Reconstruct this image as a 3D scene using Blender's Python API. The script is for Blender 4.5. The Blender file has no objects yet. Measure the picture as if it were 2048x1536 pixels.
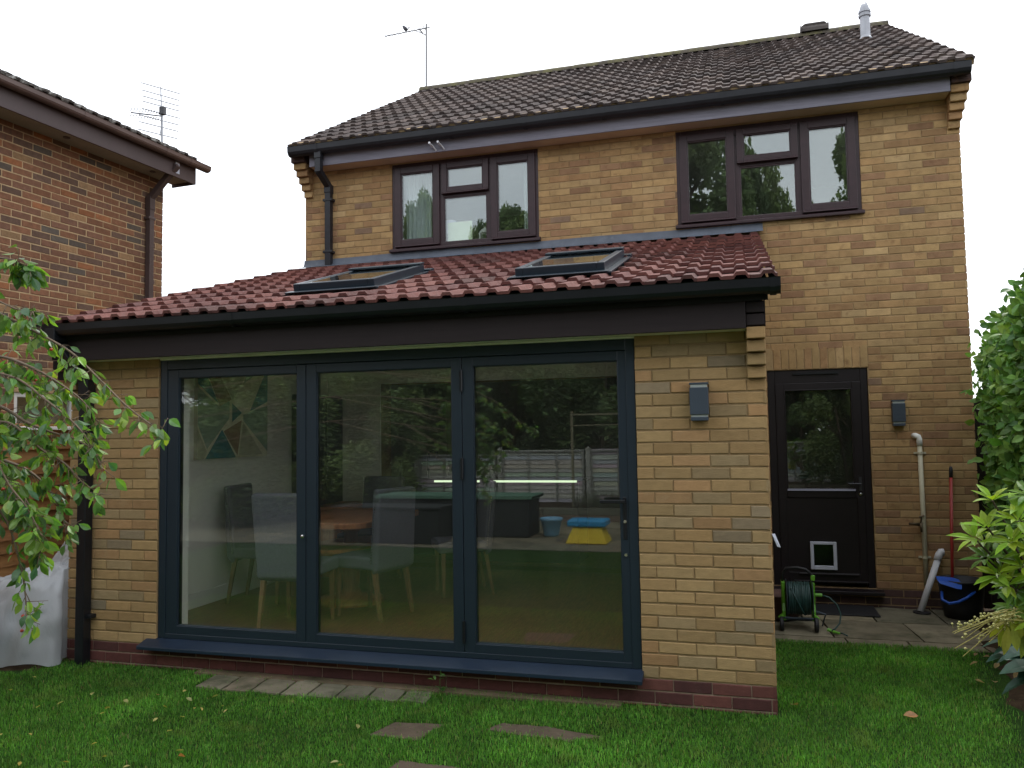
import bpy, math, random
import numpy as np
from mathutils import Vector, Matrix, noise as mnoise

random.seed(7); rng = np.random.default_rng(7)
R = math.radians
scene = bpy.context.scene
col = scene.collection

# ------------------------------------------------------------------ camera
YAW, PITCH, ROLL = 0.2784345, 0.0614887, -0.0155875
cam_loc = Vector((-0.14731, -4.99303, 1.64682))
cd = bpy.data.cameras.new('camera'); cam = bpy.data.objects.new('camera', cd); col.objects.link(cam)
cd.sensor_width = 36; cd.lens = 36 * 1601.6 / 2048; cd.clip_start = .05; cd.clip_end = 600
Fv = Vector((-math.sin(YAW) * math.cos(PITCH), math.cos(YAW) * math.cos(PITCH), math.sin(PITCH)))
Rt = Vector((math.cos(YAW), math.sin(YAW), 0)); Up = Rt.cross(Fv)
R2 = Rt * math.cos(ROLL) + Up * math.sin(ROLL); U2 = -Rt * math.sin(ROLL) + Up * math.cos(ROLL)
mw = Matrix((( R2.x, U2.x, -Fv.x, cam_loc.x), (R2.y, U2.y, -Fv.y, cam_loc.y), (R2.z, U2.z, -Fv.z, cam_loc.z), (0, 0, 0, 1)))
cam.matrix_world = mw
scene.camera = cam

# ------------------------------------------------------------------ sky + sun (overcast, sun behind the house)
SUN_EL, SUN_AZ = 48, 20      # azimuth measured from +y towards +x
world = bpy.data.worlds.new('World'); scene.world = world; world.use_nodes = True
nt = world.node_tree; nt.nodes.clear()
wo = nt.nodes.new('ShaderNodeOutputWorld'); bg = nt.nodes.new('ShaderNodeBackground')
sky = nt.nodes.new('ShaderNodeTexSky'); sky.sky_type = 'NISHITA'; sky.sun_disc = False
sky.sun_elevation = R(SUN_EL); sky.sun_rotation = R(SUN_AZ); sky.dust_density = 4; sky.air_density = 1.0; sky.altitude = 50
# cloud layer over the clear sky: keeps the sky's own brightness pattern, takes most of its blue out
bw = nt.nodes.new('ShaderNodeRGBToBW'); nt.links.new(sky.outputs[0], bw.inputs[0])
tc = nt.nodes.new('ShaderNodeTexCoord'); nz = nt.nodes.new('ShaderNodeTexNoise'); nz.inputs['Scale'].default_value = 2.2
nz.inputs['Detail'].default_value = 5
nt.links.new(tc.outputs['Generated'], nz.inputs['Vector'])
cr = nt.nodes.new('ShaderNodeValToRGB'); cr.color_ramp.elements[0].position = .3; cr.color_ramp.elements[0].color = (13.5, 14.3, 15.6, 1)
cr.color_ramp.elements[1].position = .7; cr.color_ramp.elements[1].color = (20, 20.4, 21, 1)
nt.links.new(nz.outputs['Fac'], cr.inputs[0])
mxs = nt.nodes.new('ShaderNodeMix'); mxs.data_type = 'RGBA'; mxs.inputs[0].default_value = .8
nt.links.new(sky.outputs[0], mxs.inputs[6]); nt.links.new(cr.outputs[0], mxs.inputs[7])
nt.links.new(mxs.outputs[2], bg.inputs[0]); bg.inputs[1].default_value = .1
nt.links.new(bg.outputs[0], wo.inputs[0])
sl = bpy.data.lights.new('sun', 'SUN'); so = bpy.data.objects.new('sun', sl); col.objects.link(so)
sl.energy = .9; sl.angle = R(18); sl.color = (1, .96, .9)
sd = Vector((math.sin(R(SUN_AZ)) * math.cos(R(SUN_EL)), math.cos(R(SUN_AZ)) * math.cos(R(SUN_EL)), math.sin(R(SUN_EL))))
so.rotation_euler = sd.to_track_quat('Z', 'Y').to_euler()
scene.view_settings.view_transform = 'Standard'; scene.view_settings.look = 'None'
scene.view_settings.exposure = 0.3; scene.view_settings.gamma = 1
scene.cycles.max_bounces = 10; scene.cycles.transparent_max_bounces = 16

# ------------------------------------------------------------------ helpers
class MB:
    def __init__(s): s.v = []; s.f = []; s.c = []
    def add(s, vs, fs, c=(1, 1, 1)):
        b = len(s.v); s.v += [tuple(v) for v in vs]; s.f += [tuple(b + i for i in f) for f in fs]; s.c += [c] * len(vs)
    def box(s, x0, x1, y0, y1, z0, z1, c=(1, 1, 1)):
        s.add([(x0,y0,z0),(x1,y0,z0),(x1,y1,z0),(x0,y1,z0),(x0,y0,z1),(x1,y0,z1),(x1,y1,z1),(x0,y1,z1)],
              [(0,3,2,1),(4,5,6,7),(0,1,5,4),(1,2,6,5),(2,3,7,6),(3,0,4,7)], c)
    def fbox(s, O, a, b, n, A, B, N, c=(1, 1, 1)):      # box in a frame: ranges A, B, N along a, b, n
        P = [O + a*x + b*y + n*z for z in N for (x, y) in ((A[0],B[0]),(A[1],B[0]),(A[1],B[1]),(A[0],B[1]))]
        s.add(P, [(0,3,2,1),(4,5,6,7),(0,1,5,4),(1,2,6,5),(2,3,7,6),(3,0,4,7)], c)
    def prism(s, poly, d, c=(1, 1, 1)):                # closed polygon (3-D points) extruded by vector d
        n = len(poly); P = [Vector(p) for p in poly]; Q = [p + d for p in P]
        s.add(P + Q, [tuple(range(n))[::-1], tuple(range(n, 2*n))] + [(i, (i+1) % n, n + (i+1) % n, n + i) for i in range(n)], c)
    def tube(s, pts, rad, n=8, c=(1, 1, 1), cap=True, squash=1):
        pts = [Vector(p) for p in pts]; m = len(pts)
        rads = rad if isinstance(rad, (list, tuple)) else [rad] * m
        vs = []; ref = None
        for i, p in enumerate(pts):
            t = (pts[min(i+1, m-1)] - pts[max(i-1, 0)]).normalized()
            if ref is None: ref = Vector((0,0,1)) if abs(t.z) < .9 else Vector((0,1,0))
            u = (ref - t * ref.dot(t)).normalized(); w = t.cross(u); ref = u
            for k in range(n):
                a = 2*math.pi*(k+.5)/n; vs.append(p + (u*math.cos(a) + w*math.sin(a)*squash) * rads[i])
        fs = [(i*n+k, i*n+(k+1) % n, (i+1)*n+(k+1) % n, (i+1)*n+k) for i in range(m-1) for k in range(n)]
        if cap: fs += [tuple(range(n))[::-1], tuple((m-1)*n + k for k in range(n))]
        s.add(vs, fs, c)
    def lathe(s, prof, O, n=24, c=(1, 1, 1), ax=None):  # prof: (r, h)
        O = Vector(O); ax = ax or Vector((0,0,1)); u = Vector((1,0,0)) if abs(ax.x) < .9 else Vector((0,1,0))
        u = (u - ax*u.dot(ax)).normalized(); w = ax.cross(u); m = len(prof)
        vs = [O + ax*h + (u*math.cos(2*math.pi*k/n) + w*math.sin(2*math.pi*k/n))*r for r, h in prof for k in range(n)]
        fs = [(i*n+k, i*n+(k+1) % n, (i+1)*n+(k+1) % n, (i+1)*n+k) for i in range(m-1) for k in range(n)]
        fs += [tuple(range(n))[::-1], tuple((m-1)*n+k for k in range(n))]
        s.add(vs, fs, c)
    def build(s, name, mat, parent=None, smooth=False, bevel=0, seg=2):
        me = bpy.data.meshes.new(name); me.from_pydata(s.v, [], s.f)
        at = me.color_attributes.new('Col', 'FLOAT_COLOR', 'POINT')
        at.data.foreach_set('color', np.c_[np.array(s.c, dtype=float), np.ones(len(s.c))].ravel())
        if mat: me.materials.append(mat)
        if smooth: me.polygons.foreach_set('use_smooth', [True] * len(me.polygons))
        me.update(); o = bpy.data.objects.new(name, me); col.objects.link(o)
        if parent: attach(o, parent)
        if bevel:
            b = o.modifiers.new('bevel', 'BEVEL'); b.width = bevel; b.segments = seg; b.limit_method = 'ANGLE'; b.angle_limit = R(35)
        return o
def world_loc(o):
    l = Vector(o.location)
    while o.parent: o = o.parent; l = l + o.location
    return l
def attach(o, parent):          # every mesh is written in world metres: keep it there under a moved empty
    o.parent = parent; o.matrix_parent_inverse = Matrix.Translation(-world_loc(parent)) if parent.type == 'EMPTY' else Matrix.Identity(4)
    return o
def thing(name, label, cat, loc, group=None):
    o = bpy.data.objects.new(name, None); col.objects.link(o); o.location = loc; o.empty_display_size = .1
    return tag(o, label, cat, group)
def tag(o, label=None, cat=None, group=None, kind=None):
    if label: o['label'] = label
    if cat: o['category'] = cat
    if group: o['group'] = group
    if kind: o['kind'] = kind
    return o
X, Yv, Z = Vector((1,0,0)), Vector((0,1,0)), Vector((0,0,1))

# ------------------------------------------------------------------ materials
def nodes(name):
    m = bpy.data.materials.new(name); m.use_nodes = True; t = m.node_tree; t.nodes.clear()
    out = t.nodes.new('ShaderNodeOutputMaterial'); return m, t, out
def mixc(t, fac, a, b, mode='MIX'):
    n = t.nodes.new('ShaderNodeMix'); n.data_type = 'RGBA'; n.blend_type = mode
    for sock, val in ((0, fac), (6, a), (7, b)):
        if hasattr(val, 'links') or hasattr(val, 'is_linked'): t.links.new(val, n.inputs[sock])
        elif sock == 0: n.inputs[0].default_value = val
        else: n.inputs[sock].default_value = (*val, 1)
    return n.outputs[2]
def ntex(t, vec, scale, detail=4, rough=.6, dist=0):
    n = t.nodes.new('ShaderNodeTexNoise'); n.inputs['Scale'].default_value = scale; n.inputs['Detail'].default_value = detail
    n.inputs['Roughness'].default_value = rough; n.inputs['Distortion'].default_value = dist
    if vec: t.links.new(vec, n.inputs['Vector'])
    return n.outputs['Fac']
def ramp(t, fac, stops):
    n = t.nodes.new('ShaderNodeValToRGB'); e = n.color_ramp.elements
    while len(e) < len(stops): e.new(.5)
    for i, (p, c) in enumerate(stops):
        e[i].position = p; e[i].color = (*c, 1) if isinstance(c, tuple) else (c, c, c, 1)
    t.links.new(fac, n.inputs[0]); return n.outputs[0]
def mapping(t, vec, sc):
    n = t.nodes.new('ShaderNodeMapping'); n.inputs['Scale'].default_value = sc; t.links.new(vec, n.inputs[0]); return n.outputs[0]
def mat(name, c=None, rough=.7, attr=False, var=.12, vscale=6, stretch=(1,1,1), bump=0, bscale=60, metal=0, spec=.5,
        spots=None, coat=0, extra=None, rvar=.0):
    m, t, out = nodes(name); p = t.nodes.new('ShaderNodeBsdfPrincipled'); t.links.new(p.outputs[0], out.inputs[0])
    tc = t.nodes.new('ShaderNodeTexCoord'); vec = mapping(t, tc.outputs['Object'], stretch)
    if attr:
        a = t.nodes.new('ShaderNodeAttribute'); a.attribute_name = 'Col'; base = a.outputs['Color']
    else:
        rg = t.nodes.new('ShaderNodeRGB'); rg.outputs[0].default_value = (*c, 1); base = rg.outputs[0]
    v = ramp(t, ntex(t, vec, vscale, 5), [(.25, 1 - var), (.75, 1 + var)])
    base = mixc(t, 1, base, v, 'MULTIPLY')
    if spots:                       # (colour, scale, lo, hi, strength)
        for (sc_, scale, lo, hi, st) in spots:
            f = ramp(t, ntex(t, vec, scale, 4, .65), [(lo, 0.0), (hi, st)])
            base = mixc(t, f, base, sc_)
    t.links.new(base, p.inputs['Base Color'])
    p.inputs['Roughness'].default_value = rough; p.inputs['Metallic'].default_value = metal
    p.inputs['Specular IOR Level'].default_value = spec; p.inputs['Coat Weight'].default_value = coat
    if rvar:
        rr = ramp(t, ntex(t, vec, vscale*2.3, 4), [(.3, max(0, rough - rvar)), (.7, min(1, rough + rvar))]); t.links.new(rr, p.inputs['Roughness'])
    if bump:
        b = t.nodes.new('ShaderNodeBump'); b.inputs['Strength'].default_value = min(1, bump); b.inputs['Distance'].default_value = .004 * max(1, bump)
        t.links.new(ntex(t, vec, bscale, 6, .7), b.inputs['Height']); t.links.new(b.outputs[0], p.inputs['Normal'])
    return m
def glassmat(name, f0, tint, wav=0.0, film=0.0):
    # one face of a sealed unit: clear with a Schlick reflection that is the same from both sides
    m, t, out = nodes(name)
    g = t.nodes.new('ShaderNodeNewGeometry'); d = t.nodes.new('ShaderNodeVectorMath'); d.operation = 'DOT_PRODUCT'
    t.links.new(g.outputs['Normal'], d.inputs[0]); t.links.new(g.outputs['Incoming'], d.inputs[1])
    def M(op, a, b=None):
        n = t.nodes.new('ShaderNodeMath'); n.operation = op
        for i, v in enumerate((a, b)):
            if v is None: continue
            if isinstance(v, (int, float)): n.inputs[i].default_value = v
            else: t.links.new(v, n.inputs[i])
        return n.outputs[0]
    k = M('POWER', M('SUBTRACT', 1.0, M('ABSOLUTE', d.outputs['Value'])), 5.0)
    f = M('ADD', f0, M('MULTIPLY', k, 1 - f0))
    tr = t.nodes.new('ShaderNodeBsdfTransparent'); tr.inputs[0].default_value = (*tint, 1)
    gl = t.nodes.new('ShaderNodeBsdfGlossy'); gl.inputs['Roughness'].default_value = 0.0; gl.inputs[0].default_value = (.95, 1, .98, 1)
    if wav:
        tc = t.nodes.new('ShaderNodeTexCoord'); b = t.nodes.new('ShaderNodeBump'); b.inputs['Strength'].default_value = wav; b.inputs['Distance'].default_value = .002
        t.links.new(ntex(t, tc.outputs['Object'], 1.6, 1), b.inputs['Height']); t.links.new(b.outputs[0], gl.inputs['Normal'])
    mx = t.nodes.new('ShaderNodeMixShader'); t.links.new(f, mx.inputs[0]); t.links.new(tr.outputs[0], mx.inputs[1]); t.links.new(gl.outputs[0], mx.inputs[2])
    if film:        # thin film of dust and dried rain on the glass
        tc = t.nodes.new('ShaderNodeTexCoord'); df = t.nodes.new('ShaderNodeBsdfDiffuse'); df.inputs[0].default_value = (.62, .66, .58, 1)
        a_ = ramp(t, ntex(t, mapping(t, tc.outputs['Object'], (1, 1, .5)), 2.2, 6, .7, 1.5), [(.32, film*.25), (.72, film)])
        b_ = ramp(t, ntex(t, tc.outputs['Object'], 55, 3, .7), [(.66, 0.0), (.74, film*1.6)])
        m2 = t.nodes.new('ShaderNodeMixShader'); t.links.new(M('ADD', a_, b_), m2.inputs[0]); t.links.new(mx.outputs[0], m2.inputs[1]); t.links.new(df.outputs[0], m2.inputs[2]); mx = m2
    t.links.new(mx.outputs[0], out.inputs[0]); return m
def leafmat(name, tl=.35, rough=.45, spec=.4, var=.25, vs=25):
    m, t, out = nodes(name); p = t.nodes.new('ShaderNodeBsdfPrincipled'); tr = t.nodes.new('ShaderNodeBsdfTranslucent')
    a = t.nodes.new('ShaderNodeAttribute'); a.attribute_name = 'Col'; tc = t.nodes.new('ShaderNodeTexCoord')
    v = ramp(t, ntex(t, tc.outputs['Object'], vs, 3), [(.3, 1 - var), (.7, 1 + var)])
    c = mixc(t, 1, a.outputs['Color'], v, 'MULTIPLY'); t.links.new(c, p.inputs['Base Color'])
    c2 = mixc(t, 1, c, (1.5, 1.6, .6), 'MULTIPLY'); t.links.new(c2, tr.inputs[0])
    p.inputs['Roughness'].default_value = rough; p.inputs['Specular IOR Level'].default_value = spec
    mx = t.nodes.new('ShaderNodeMixShader'); mx.inputs[0].default_value = tl
    t.links.new(p.outputs[0], mx.inputs[1]); t.links.new(tr.outputs[0], mx.inputs[2]); t.links.new(mx.outputs[0], out.inputs[0]); return m

M = {}
M['brick_main'] = mat('brick_main', attr=True, rough=.92, var=.20, vscale=9, bump=.8, bscale=90, spec=.2,
                      spots=[((.17, .085, .045), 11, .56, .72, .6), ((.42, .30, .16), 5, .62, .8, .35)])
M['brick_ext'] = mat('brick_ext', attr=True, rough=.92, var=.14, vscale=16, bump=.9, bscale=70, spec=.2, stretch=(1, 1, 2),
                     spots=[((.40, .30, .17), 7, .58, .75, .4), ((.10, .07, .04), 60, .70, .78, .6)])
M['brick_red'] = mat('brick_red', attr=True, rough=.85, var=.2, vscale=18, bump=.8, bscale=80, spec=.3,
                     spots=[((.35, .28, .25), 6, .66, .85, .35)])
M['brick_nb'] = mat('brick_nb', attr=True, rough=.92, var=.22, vscale=22, bump=1, bscale=60, spec=.2,
                    spots=[((.10, .075, .07), 16, .58, .75, .5)])
M['mortar'] = mat('mortar', (.31, .215, .115), rough=.95, var=.2, vscale=20, bump=.6, bscale=150, spec=.1)
M['mortar_ext'] = mat('mortar_ext', (.27, .19, .10), rough=.95, var=.15, vscale=25, bump=.6, bscale=150, spec=.1)
M['mortar_pale'] = mat('mortar_pale', (.36, .26, .20), rough=.95, var=.2, vscale=20, bump=.6, bscale=150, spec=.1)
M['mortar_nb'] = mat('mortar_nb', (.46, .33, .19), rough=.95, var=.2, vscale=20, bump=.6, bscale=150, spec=.1)
M['tile_red'] = mat('tile_red', attr=True, rough=.72, var=.22, vscale=13, bump=.7, bscale=160, spec=.35, rvar=.12,
                    spots=[((.03, .012, .012), 26, .60, .74, .55)])
M['tile_brown'] = mat('tile_brown', attr=True, rough=.85, var=.35, vscale=11, bump=1, bscale=90, spec=.25,
                      spots=[((.30, .26, .21), 19, .64, .74, .7), ((.10, .095, .04), 2.6, .60, .80, .35)])
M['tile_grey'] = mat('tile_grey', attr=True, rough=.9, var=.4, vscale=14, bump=1.2, bscale=60, spec=.2,
                     spots=[((.38, .37, .34), 12, .54, .66, .8)])
M['moss_ridge'] = mat('moss_ridge', (.085, .072, .055), rough=.95, var=.35, vscale=10, bump=1.5, bscale=40, spots=[((.17, .16, .06), 6, .42, .65, .7)])
M['anthracite'] = mat('anthracite', (.013, .023, .035), rough=.38, var=.05, spec=.5, bump=.05, bscale=300)
M['cill'] = mat('cill', (.014, .026, .048), rough=.35, var=.15, vscale=5, spec=.5)
M['fascia_brown'] = mat('fascia_brown', (.020, .013, .014), rough=.6, var=.2, vscale=5, stretch=(.4, 1, 8), spec=.3, bump=.15, bscale=60)
M['black_pvc'] = mat('black_pvc', (.010, .011, .014), rough=.35, var=.2, vscale=5, spec=.4)
M['gutter_main'] = mat('gutter_main', (.014, .015, .02), rough=.45, var=.35, vscale=6, spec=.4, stretch=(1, 1, 3))
M['fascia_grey'] = mat('fascia_grey', (.22, .215, .26), rough=.75, var=.22, vscale=4, stretch=(.5, 1, 9), bump=.4, bscale=40, spec=.2,
                       spots=[((.02, .02, .02), 12, .68, .76, .7)])
M['soffit'] = mat('soffit', (.50, .40, .29), rough=.8, var=.15, vscale=3, spec=.2)
M['soffit_pale'] = mat('soffit_pale', (.86, .84, .70), rough=.6, var=.1, vscale=3)
M['rosewood'] = mat('rosewood', (.034, .015, .019), rough=.42, var=.25, vscale=9, stretch=(1, 1, 1), bump=.08, bscale=80, spec=.45)
M['rosewood_dark'] = mat('rosewood_dark', (.012, .008, .010), rough=.42, var=.2, vscale=9, spec=.4)
M['lead'] = mat('lead', (.10, .115, .145), rough=.6, var=.25, vscale=5, bump=.5, bscale=12, spec=.4, spots=[((.2, .22, .24), 9, .6, .8, .4)])
M['glass_door'] = glassmat('glass_door', .092, (.97, .985, .97), film=.016)
M['glass_win'] = glassmat('glass_win', .135, (.93, .96, .95), film=.01)
M['glass_dark'] = glassmat('glass_dark', .022, (.5, .5, .5), film=.012)
M['glass_roof'] = glassmat('glass_roof', .085, (.99, .99, .99))
M['white_plaster'] = mat('white_plaster', (.86, .85, .78), rough=.8, var=.04)
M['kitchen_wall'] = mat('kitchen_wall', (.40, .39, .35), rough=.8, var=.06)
M['white_paint'] = mat('white_paint', (.78, .78, .74), rough=.5, var=.03)
M['oak_floor'] = mat('oak_floor', (.19, .085, .038), rough=.45, var=.45, vscale=5, stretch=(14, 1.2, 1), bump=.1, bscale=30, spec=.5)
M['walnut'] = mat('walnut', (.42, .165, .06), rough=.35, var=.35, vscale=4, stretch=(8, 1, 1), spec=.5)
M['leg_wood'] = mat('leg_wood', (.22, .115, .05), rough=.5, var=.2, vscale=10, stretch=(6, 6, 1))
M['chair_fabric'] = mat('chair_fabric', (.145, .145, .175), rough=.95, var=.12, vscale=60, bump=.6, bscale=500, spec=.1)
M['dark_fabric'] = mat('dark_fabric', (.05, .055, .06), rough=.95, var=.12, vscale=60, bump=.6, bscale=500, spec=.1)
M['chrome'] = mat('chrome', (.6, .6, .6), rough=.25, metal=1, var=.05)
M['alu'] = mat('alu', (.36, .37, .40), rough=.5, metal=.4, var=.15)
M['dark_metal'] = mat('dark_metal', (.05, .05, .055), rough=.5, metal=.5, var=.2)
M['lamp_grey'] = mat('lamp_grey', (.045, .06, .08), rough=.5, var=.06, spec=.4)
M['lamp_glass'] = mat('lamp_glass', (.33, .36, .34), rough=.25, var=.1, spec=.6)
M['cream_pipe'] = mat('cream_pipe', (.50, .47, .34), rough=.5, var=.12, vscale=6, stretch=(1, 1, .6), spots=[((.22, .2, .14), 10, .62, .8, .4)])
M['white_pipe'] = mat('white_pipe', (.62, .63, .66), rough=.4, var=.08)
M['brass'] = mat('brass', (.10, .075, .045), rough=.5, metal=.7, var=.3, vscale=30)
M['red_pole'] = mat('red_pole', (.30, .022, .018), rough=.4, var=.15)
M['blue_plastic'] = mat('blue_plastic', (.02, .10, .50), rough=.35, var=.06)
M['white_plastic'] = mat('white_plastic', (.55, .57, .66), rough=.4, var=.05)
M['green_plastic'] = mat('green_plastic', (.13, .38, .03), rough=.4, var=.1, vscale=12)
M['hose'] = mat('hose', (.018, .055, .05), rough=.4, var=.25, vscale=20, spec=.5)
M['black_rubber'] = mat('black_rubber', (.012, .012, .014), rough=.6, var=.3, vscale=12)
M['slab'] = mat('slab', attr=True, rough=.9, var=.28, vscale=5, bump=1.1, bscale=22, spec=.2,
                spots=[((.035, .045, .02), 3.2, .48, .68, .65), ((.03, .028, .022), 14, .62, .78, .5)])
M['soil'] = mat('soil', (.045, .030, .018), rough=1, var=.4, vscale=12, bump=3, bscale=35, spec=.1, spots=[((.10, .07, .045), 22, .56, .7, .5)])
M['stone'] = mat('stone', (.115, .088, .062), rough=.95, var=.25, vscale=9, bump=1.2, bscale=45, spec=.15)
M['fence_brown'] = mat('fence_brown', attr=True, rough=.8, var=.3, vscale=5, stretch=(1, .6, 6), bump=.5, bscale=25, spec=.25,
                       spots=[((.10, .04, .015), 4, .58, .75, .6)])
M['fence_grey'] = mat('fence_grey', attr=True, rough=.9, var=.3, vscale=5, stretch=(.5, 1, 8), bump=.6, bscale=25, spec=.1)
M['concrete'] = mat('concrete', (.34, .34, .31), rough=.95, var=.2, vscale=8, bump=.6, bscale=60)
M['bark'] = mat('bark', (.075, .05, .035), rough=.95, var=.4, vscale=12, stretch=(1, 1, .25), bump=2, bscale=25)
M['twig'] = mat('twig', (.16, .11, .07), rough=.7, var=.25, vscale=20)
M['black_box'] = mat('black_box', (.016, .018, .022), rough=.6, var=.2, stretch=(1, 1, 1), bump=.5, bscale=30)
M['green_lid'] = mat('green_lid', (.12, .24, .17), rough=.5, var=.15)
M['pot_blue'] = mat('pot_blue', (.20, .42, .62), rough=.4, var=.08)
M['toy_yellow'] = mat('toy_yellow', (.80, .58, .03), rough=.4, var=.04)
M['toy_blue'] = mat('toy_blue', (.03, .30, .60), rough=.4, var=.04)
M['curtain'] = mat('curtain', (.56, .62, .62), rough=.9, var=.06)
M['felt'] = mat('felt', (.012, .011, .010), rough=1, var=.3)
M['leaf'] = leafmat('leaf', .38, .33, .6)
M['leaf_glossy'] = leafmat('leaf_glossy', .28, .40, .32)
M['leaf_shrub'] = leafmat('leaf_shrub', .30, .45, .16)
M['leaf_far'] = leafmat('leaf_far', .25, .6, .3, .3, 4)
M['grass_blade'] = leafmat('grass_blade', .35, .6, .25, .25, 3)
M['berry'] = mat('berry', (.42, .05, .02), rough=.35, var=.3, vscale=60)
M['seed'] = mat('seed', (.42, .40, .14), rough=.5, var=.2, vscale=60)

def lawn_mat():
    m, t, out = nodes('lawn'); p = t.nodes.new('ShaderNodeBsdfPrincipled'); t.links.new(p.outputs[0], out.inputs[0])
    tc = t.nodes.new('ShaderNodeTexCoord'); v = tc.outputs['Object']
    a = ramp(t, ntex(t, v, 30, 6, .7), [(.3, (.018, .046, .010)), (.7, (.042, .100, .018))])
    b = ramp(t, ntex(t, v, 1.6, 4), [(.35, (.75, .8, .8)), (.65, (1.25, 1.15, 1.1))])
    c = mixc(t, 1, a, b, 'MULTIPLY')
    c = mixc(t, ramp(t, ntex(t, v, 7, 5, .7), [(.62, 0.0), (.78, .6)]), c, (.06, .045, .025))
    t.links.new(c, p.inputs['Base Color']); p.inputs['Roughness'].default_value = 1; p.inputs['Specular IOR Level'].default_value = .1
    bp = t.nodes.new('ShaderNodeBump'); bp.inputs['Strength'].default_value = 1; bp.inputs['Distance'].default_value = .02
    t.links.new(ntex(t, v, 60, 5, .8), bp.inputs['Height']); t.links.new(bp.outputs[0], p.inputs['Normal']); return m
M['lawn'] = lawn_mat()
def bag_mat():
    m, t, out = nodes('polythene'); p = t.nodes.new('ShaderNodeBsdfPrincipled'); tr = t.nodes.new('ShaderNodeBsdfTransparent'); tl = t.nodes.new('ShaderNodeBsdfTranslucent')
    tc = t.nodes.new('ShaderNodeTexCoord'); v = tc.outputs['Object']
    p.inputs['Base Color'].default_value = (.68, .70, .73, 1); p.inputs['Roughness'].default_value = .22; p.inputs['Specular IOR Level'].default_value = .7
    tl.inputs[0].default_value = (.72, .75, .78, 1)
    b = t.nodes.new('ShaderNodeBump'); b.inputs['Strength'].default_value = 1; b.inputs['Distance'].default_value = .012
    t.links.new(ntex(t, mapping(t, v, (1, 1, .5)), 9, 5, .58, 1.0), b.inputs['Height'])
    for s in (p, tl): t.links.new(b.outputs[0], s.inputs['Normal'])
    m1 = t.nodes.new('ShaderNodeMixShader'); m1.inputs[0].default_value = .4; t.links.new(p.outputs[0], m1.inputs[1]); t.links.new(tl.outputs[0], m1.inputs[2])
    m2 = t.nodes.new('ShaderNodeMixShader'); f = ramp(t, ntex(t, v, 2.0, 1), [(.3, .22), (.7, .34)])
    t.links.new(f, m2.inputs[0]); t.links.new(m1.outputs[0], m2.inputs[1]); t.links.new(tr.outputs[0], m2.inputs[2]); t.links.new(m2.outputs[0], out.inputs[0]); return m
M['polythene'] = bag_mat()
def emit(name, c, s):
    m, t, out = nodes(name); e = t.nodes.new('ShaderNodeEmission'); e.inputs[0].default_value = (*c, 1); e.inputs[1].default_value = s
    t.links.new(e.outputs[0], out.inputs[0]); return m
M['glint_emit'] = emit('glint_emit', (.80, 1, .66), .95)  # glow painting the skylight's reflection on the worktop; no lamp there

# ------------------------------------------------------------------ builders
D = 3.443           # depth of the rear extension: the house wall stands at y = D
def jit(a): return random.uniform(-a, a)
def pick(pal):
    c, w = zip(*pal); c = random.choices(c, w)[0]; k = 1 + jit(.14); h = jit(.02)
    return (c[0]*k*(1+h), c[1]*k, c[2]*k*(1-h))
def one_brick(mb, O, ud, vd, nd, u0, u1, z0, z1, c, proud, j, ch=.0035):
    p = proud + jit(j*.7)
    def P(u, z, n): return O + ud*u + vd*z + nd*n
    e = [jit(j) for _ in range(8)]
    r0 = [P(u0, z0, -.02), P(u1, z0, -.02), P(u1, z1, -.02), P(u0, z1, -.02)]
    r1 = [P(u0+e[0], z0+e[1], p-ch), P(u1+e[2], z0+e[3], p-ch), P(u1+e[4], z1+e[5], p-ch), P(u0+e[6], z1+e[7], p-ch)]
    t = jit(j)
    r2 = [P(u0+ch+e[0], z0+ch+e[1], p+t), P(u1-ch+e[2], z0+ch+e[3], p-t), P(u1-ch+e[4], z1-ch+e[5], p-t), P(u0+ch+e[6], z1-ch+e[7], p+t)]
    fs = []
    for a in (0, 4):
        for k in range(4): fs.append((a+k, a+(k+1) % 4, a+4+(k+1) % 4, a+4+k))
    fs.append((8, 9, 10, 11)); mb.add(r0 + r1 + r2, fs, c)
def bricks(mb, O, ud, nd, u0, u1, z0, z1, pal, phase=0.0, holes=(), L=.225, H=.075, m=.010, proud=.0, j=.0012, zoff=0, odd=0, mv=None):
    mv = mv or m*.65
    O = Vector(O); rows = int(math.ceil((z1 - z0) / H - 1e-6))
    for k in range(rows):
        a = z0 + k*H + m*.5; b = min(z0 + (k+1)*H - m*.5, z1)
        if b - a < .02: continue
        mid = (a + b)/2; off = phase + (L/2 if (k + odd) % 2 else 0)
        n0 = math.floor((u0 - off)/L) - 1; uu = off + n0*L
        while uu < u1:
            s0, s1 = max(uu, u0) + mv/2*(uu > u0), min(uu + L, u1) - mv/2*(uu + L < u1)
            segs = [(s0, s1)] if s1 - s0 > .02 else []
            for (h0, h1, g0, g1) in holes:
                if g0 < mid < g1:
                    ns = []
                    for (p, q) in segs:
                        if q <= h0 or p >= h1: ns.append((p, q)); continue
                        if p < h0: ns.append((p, h0))
                        if q > h1: ns.append((h1, q))
                    segs = [x for x in ns if x[1] - x[0] > .012]
            c = pick(pal)
            for (p, q) in segs: one_brick(mb, O, ud, Z, nd, p, q, a, b, c, proud, j)
            uu += L
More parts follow.
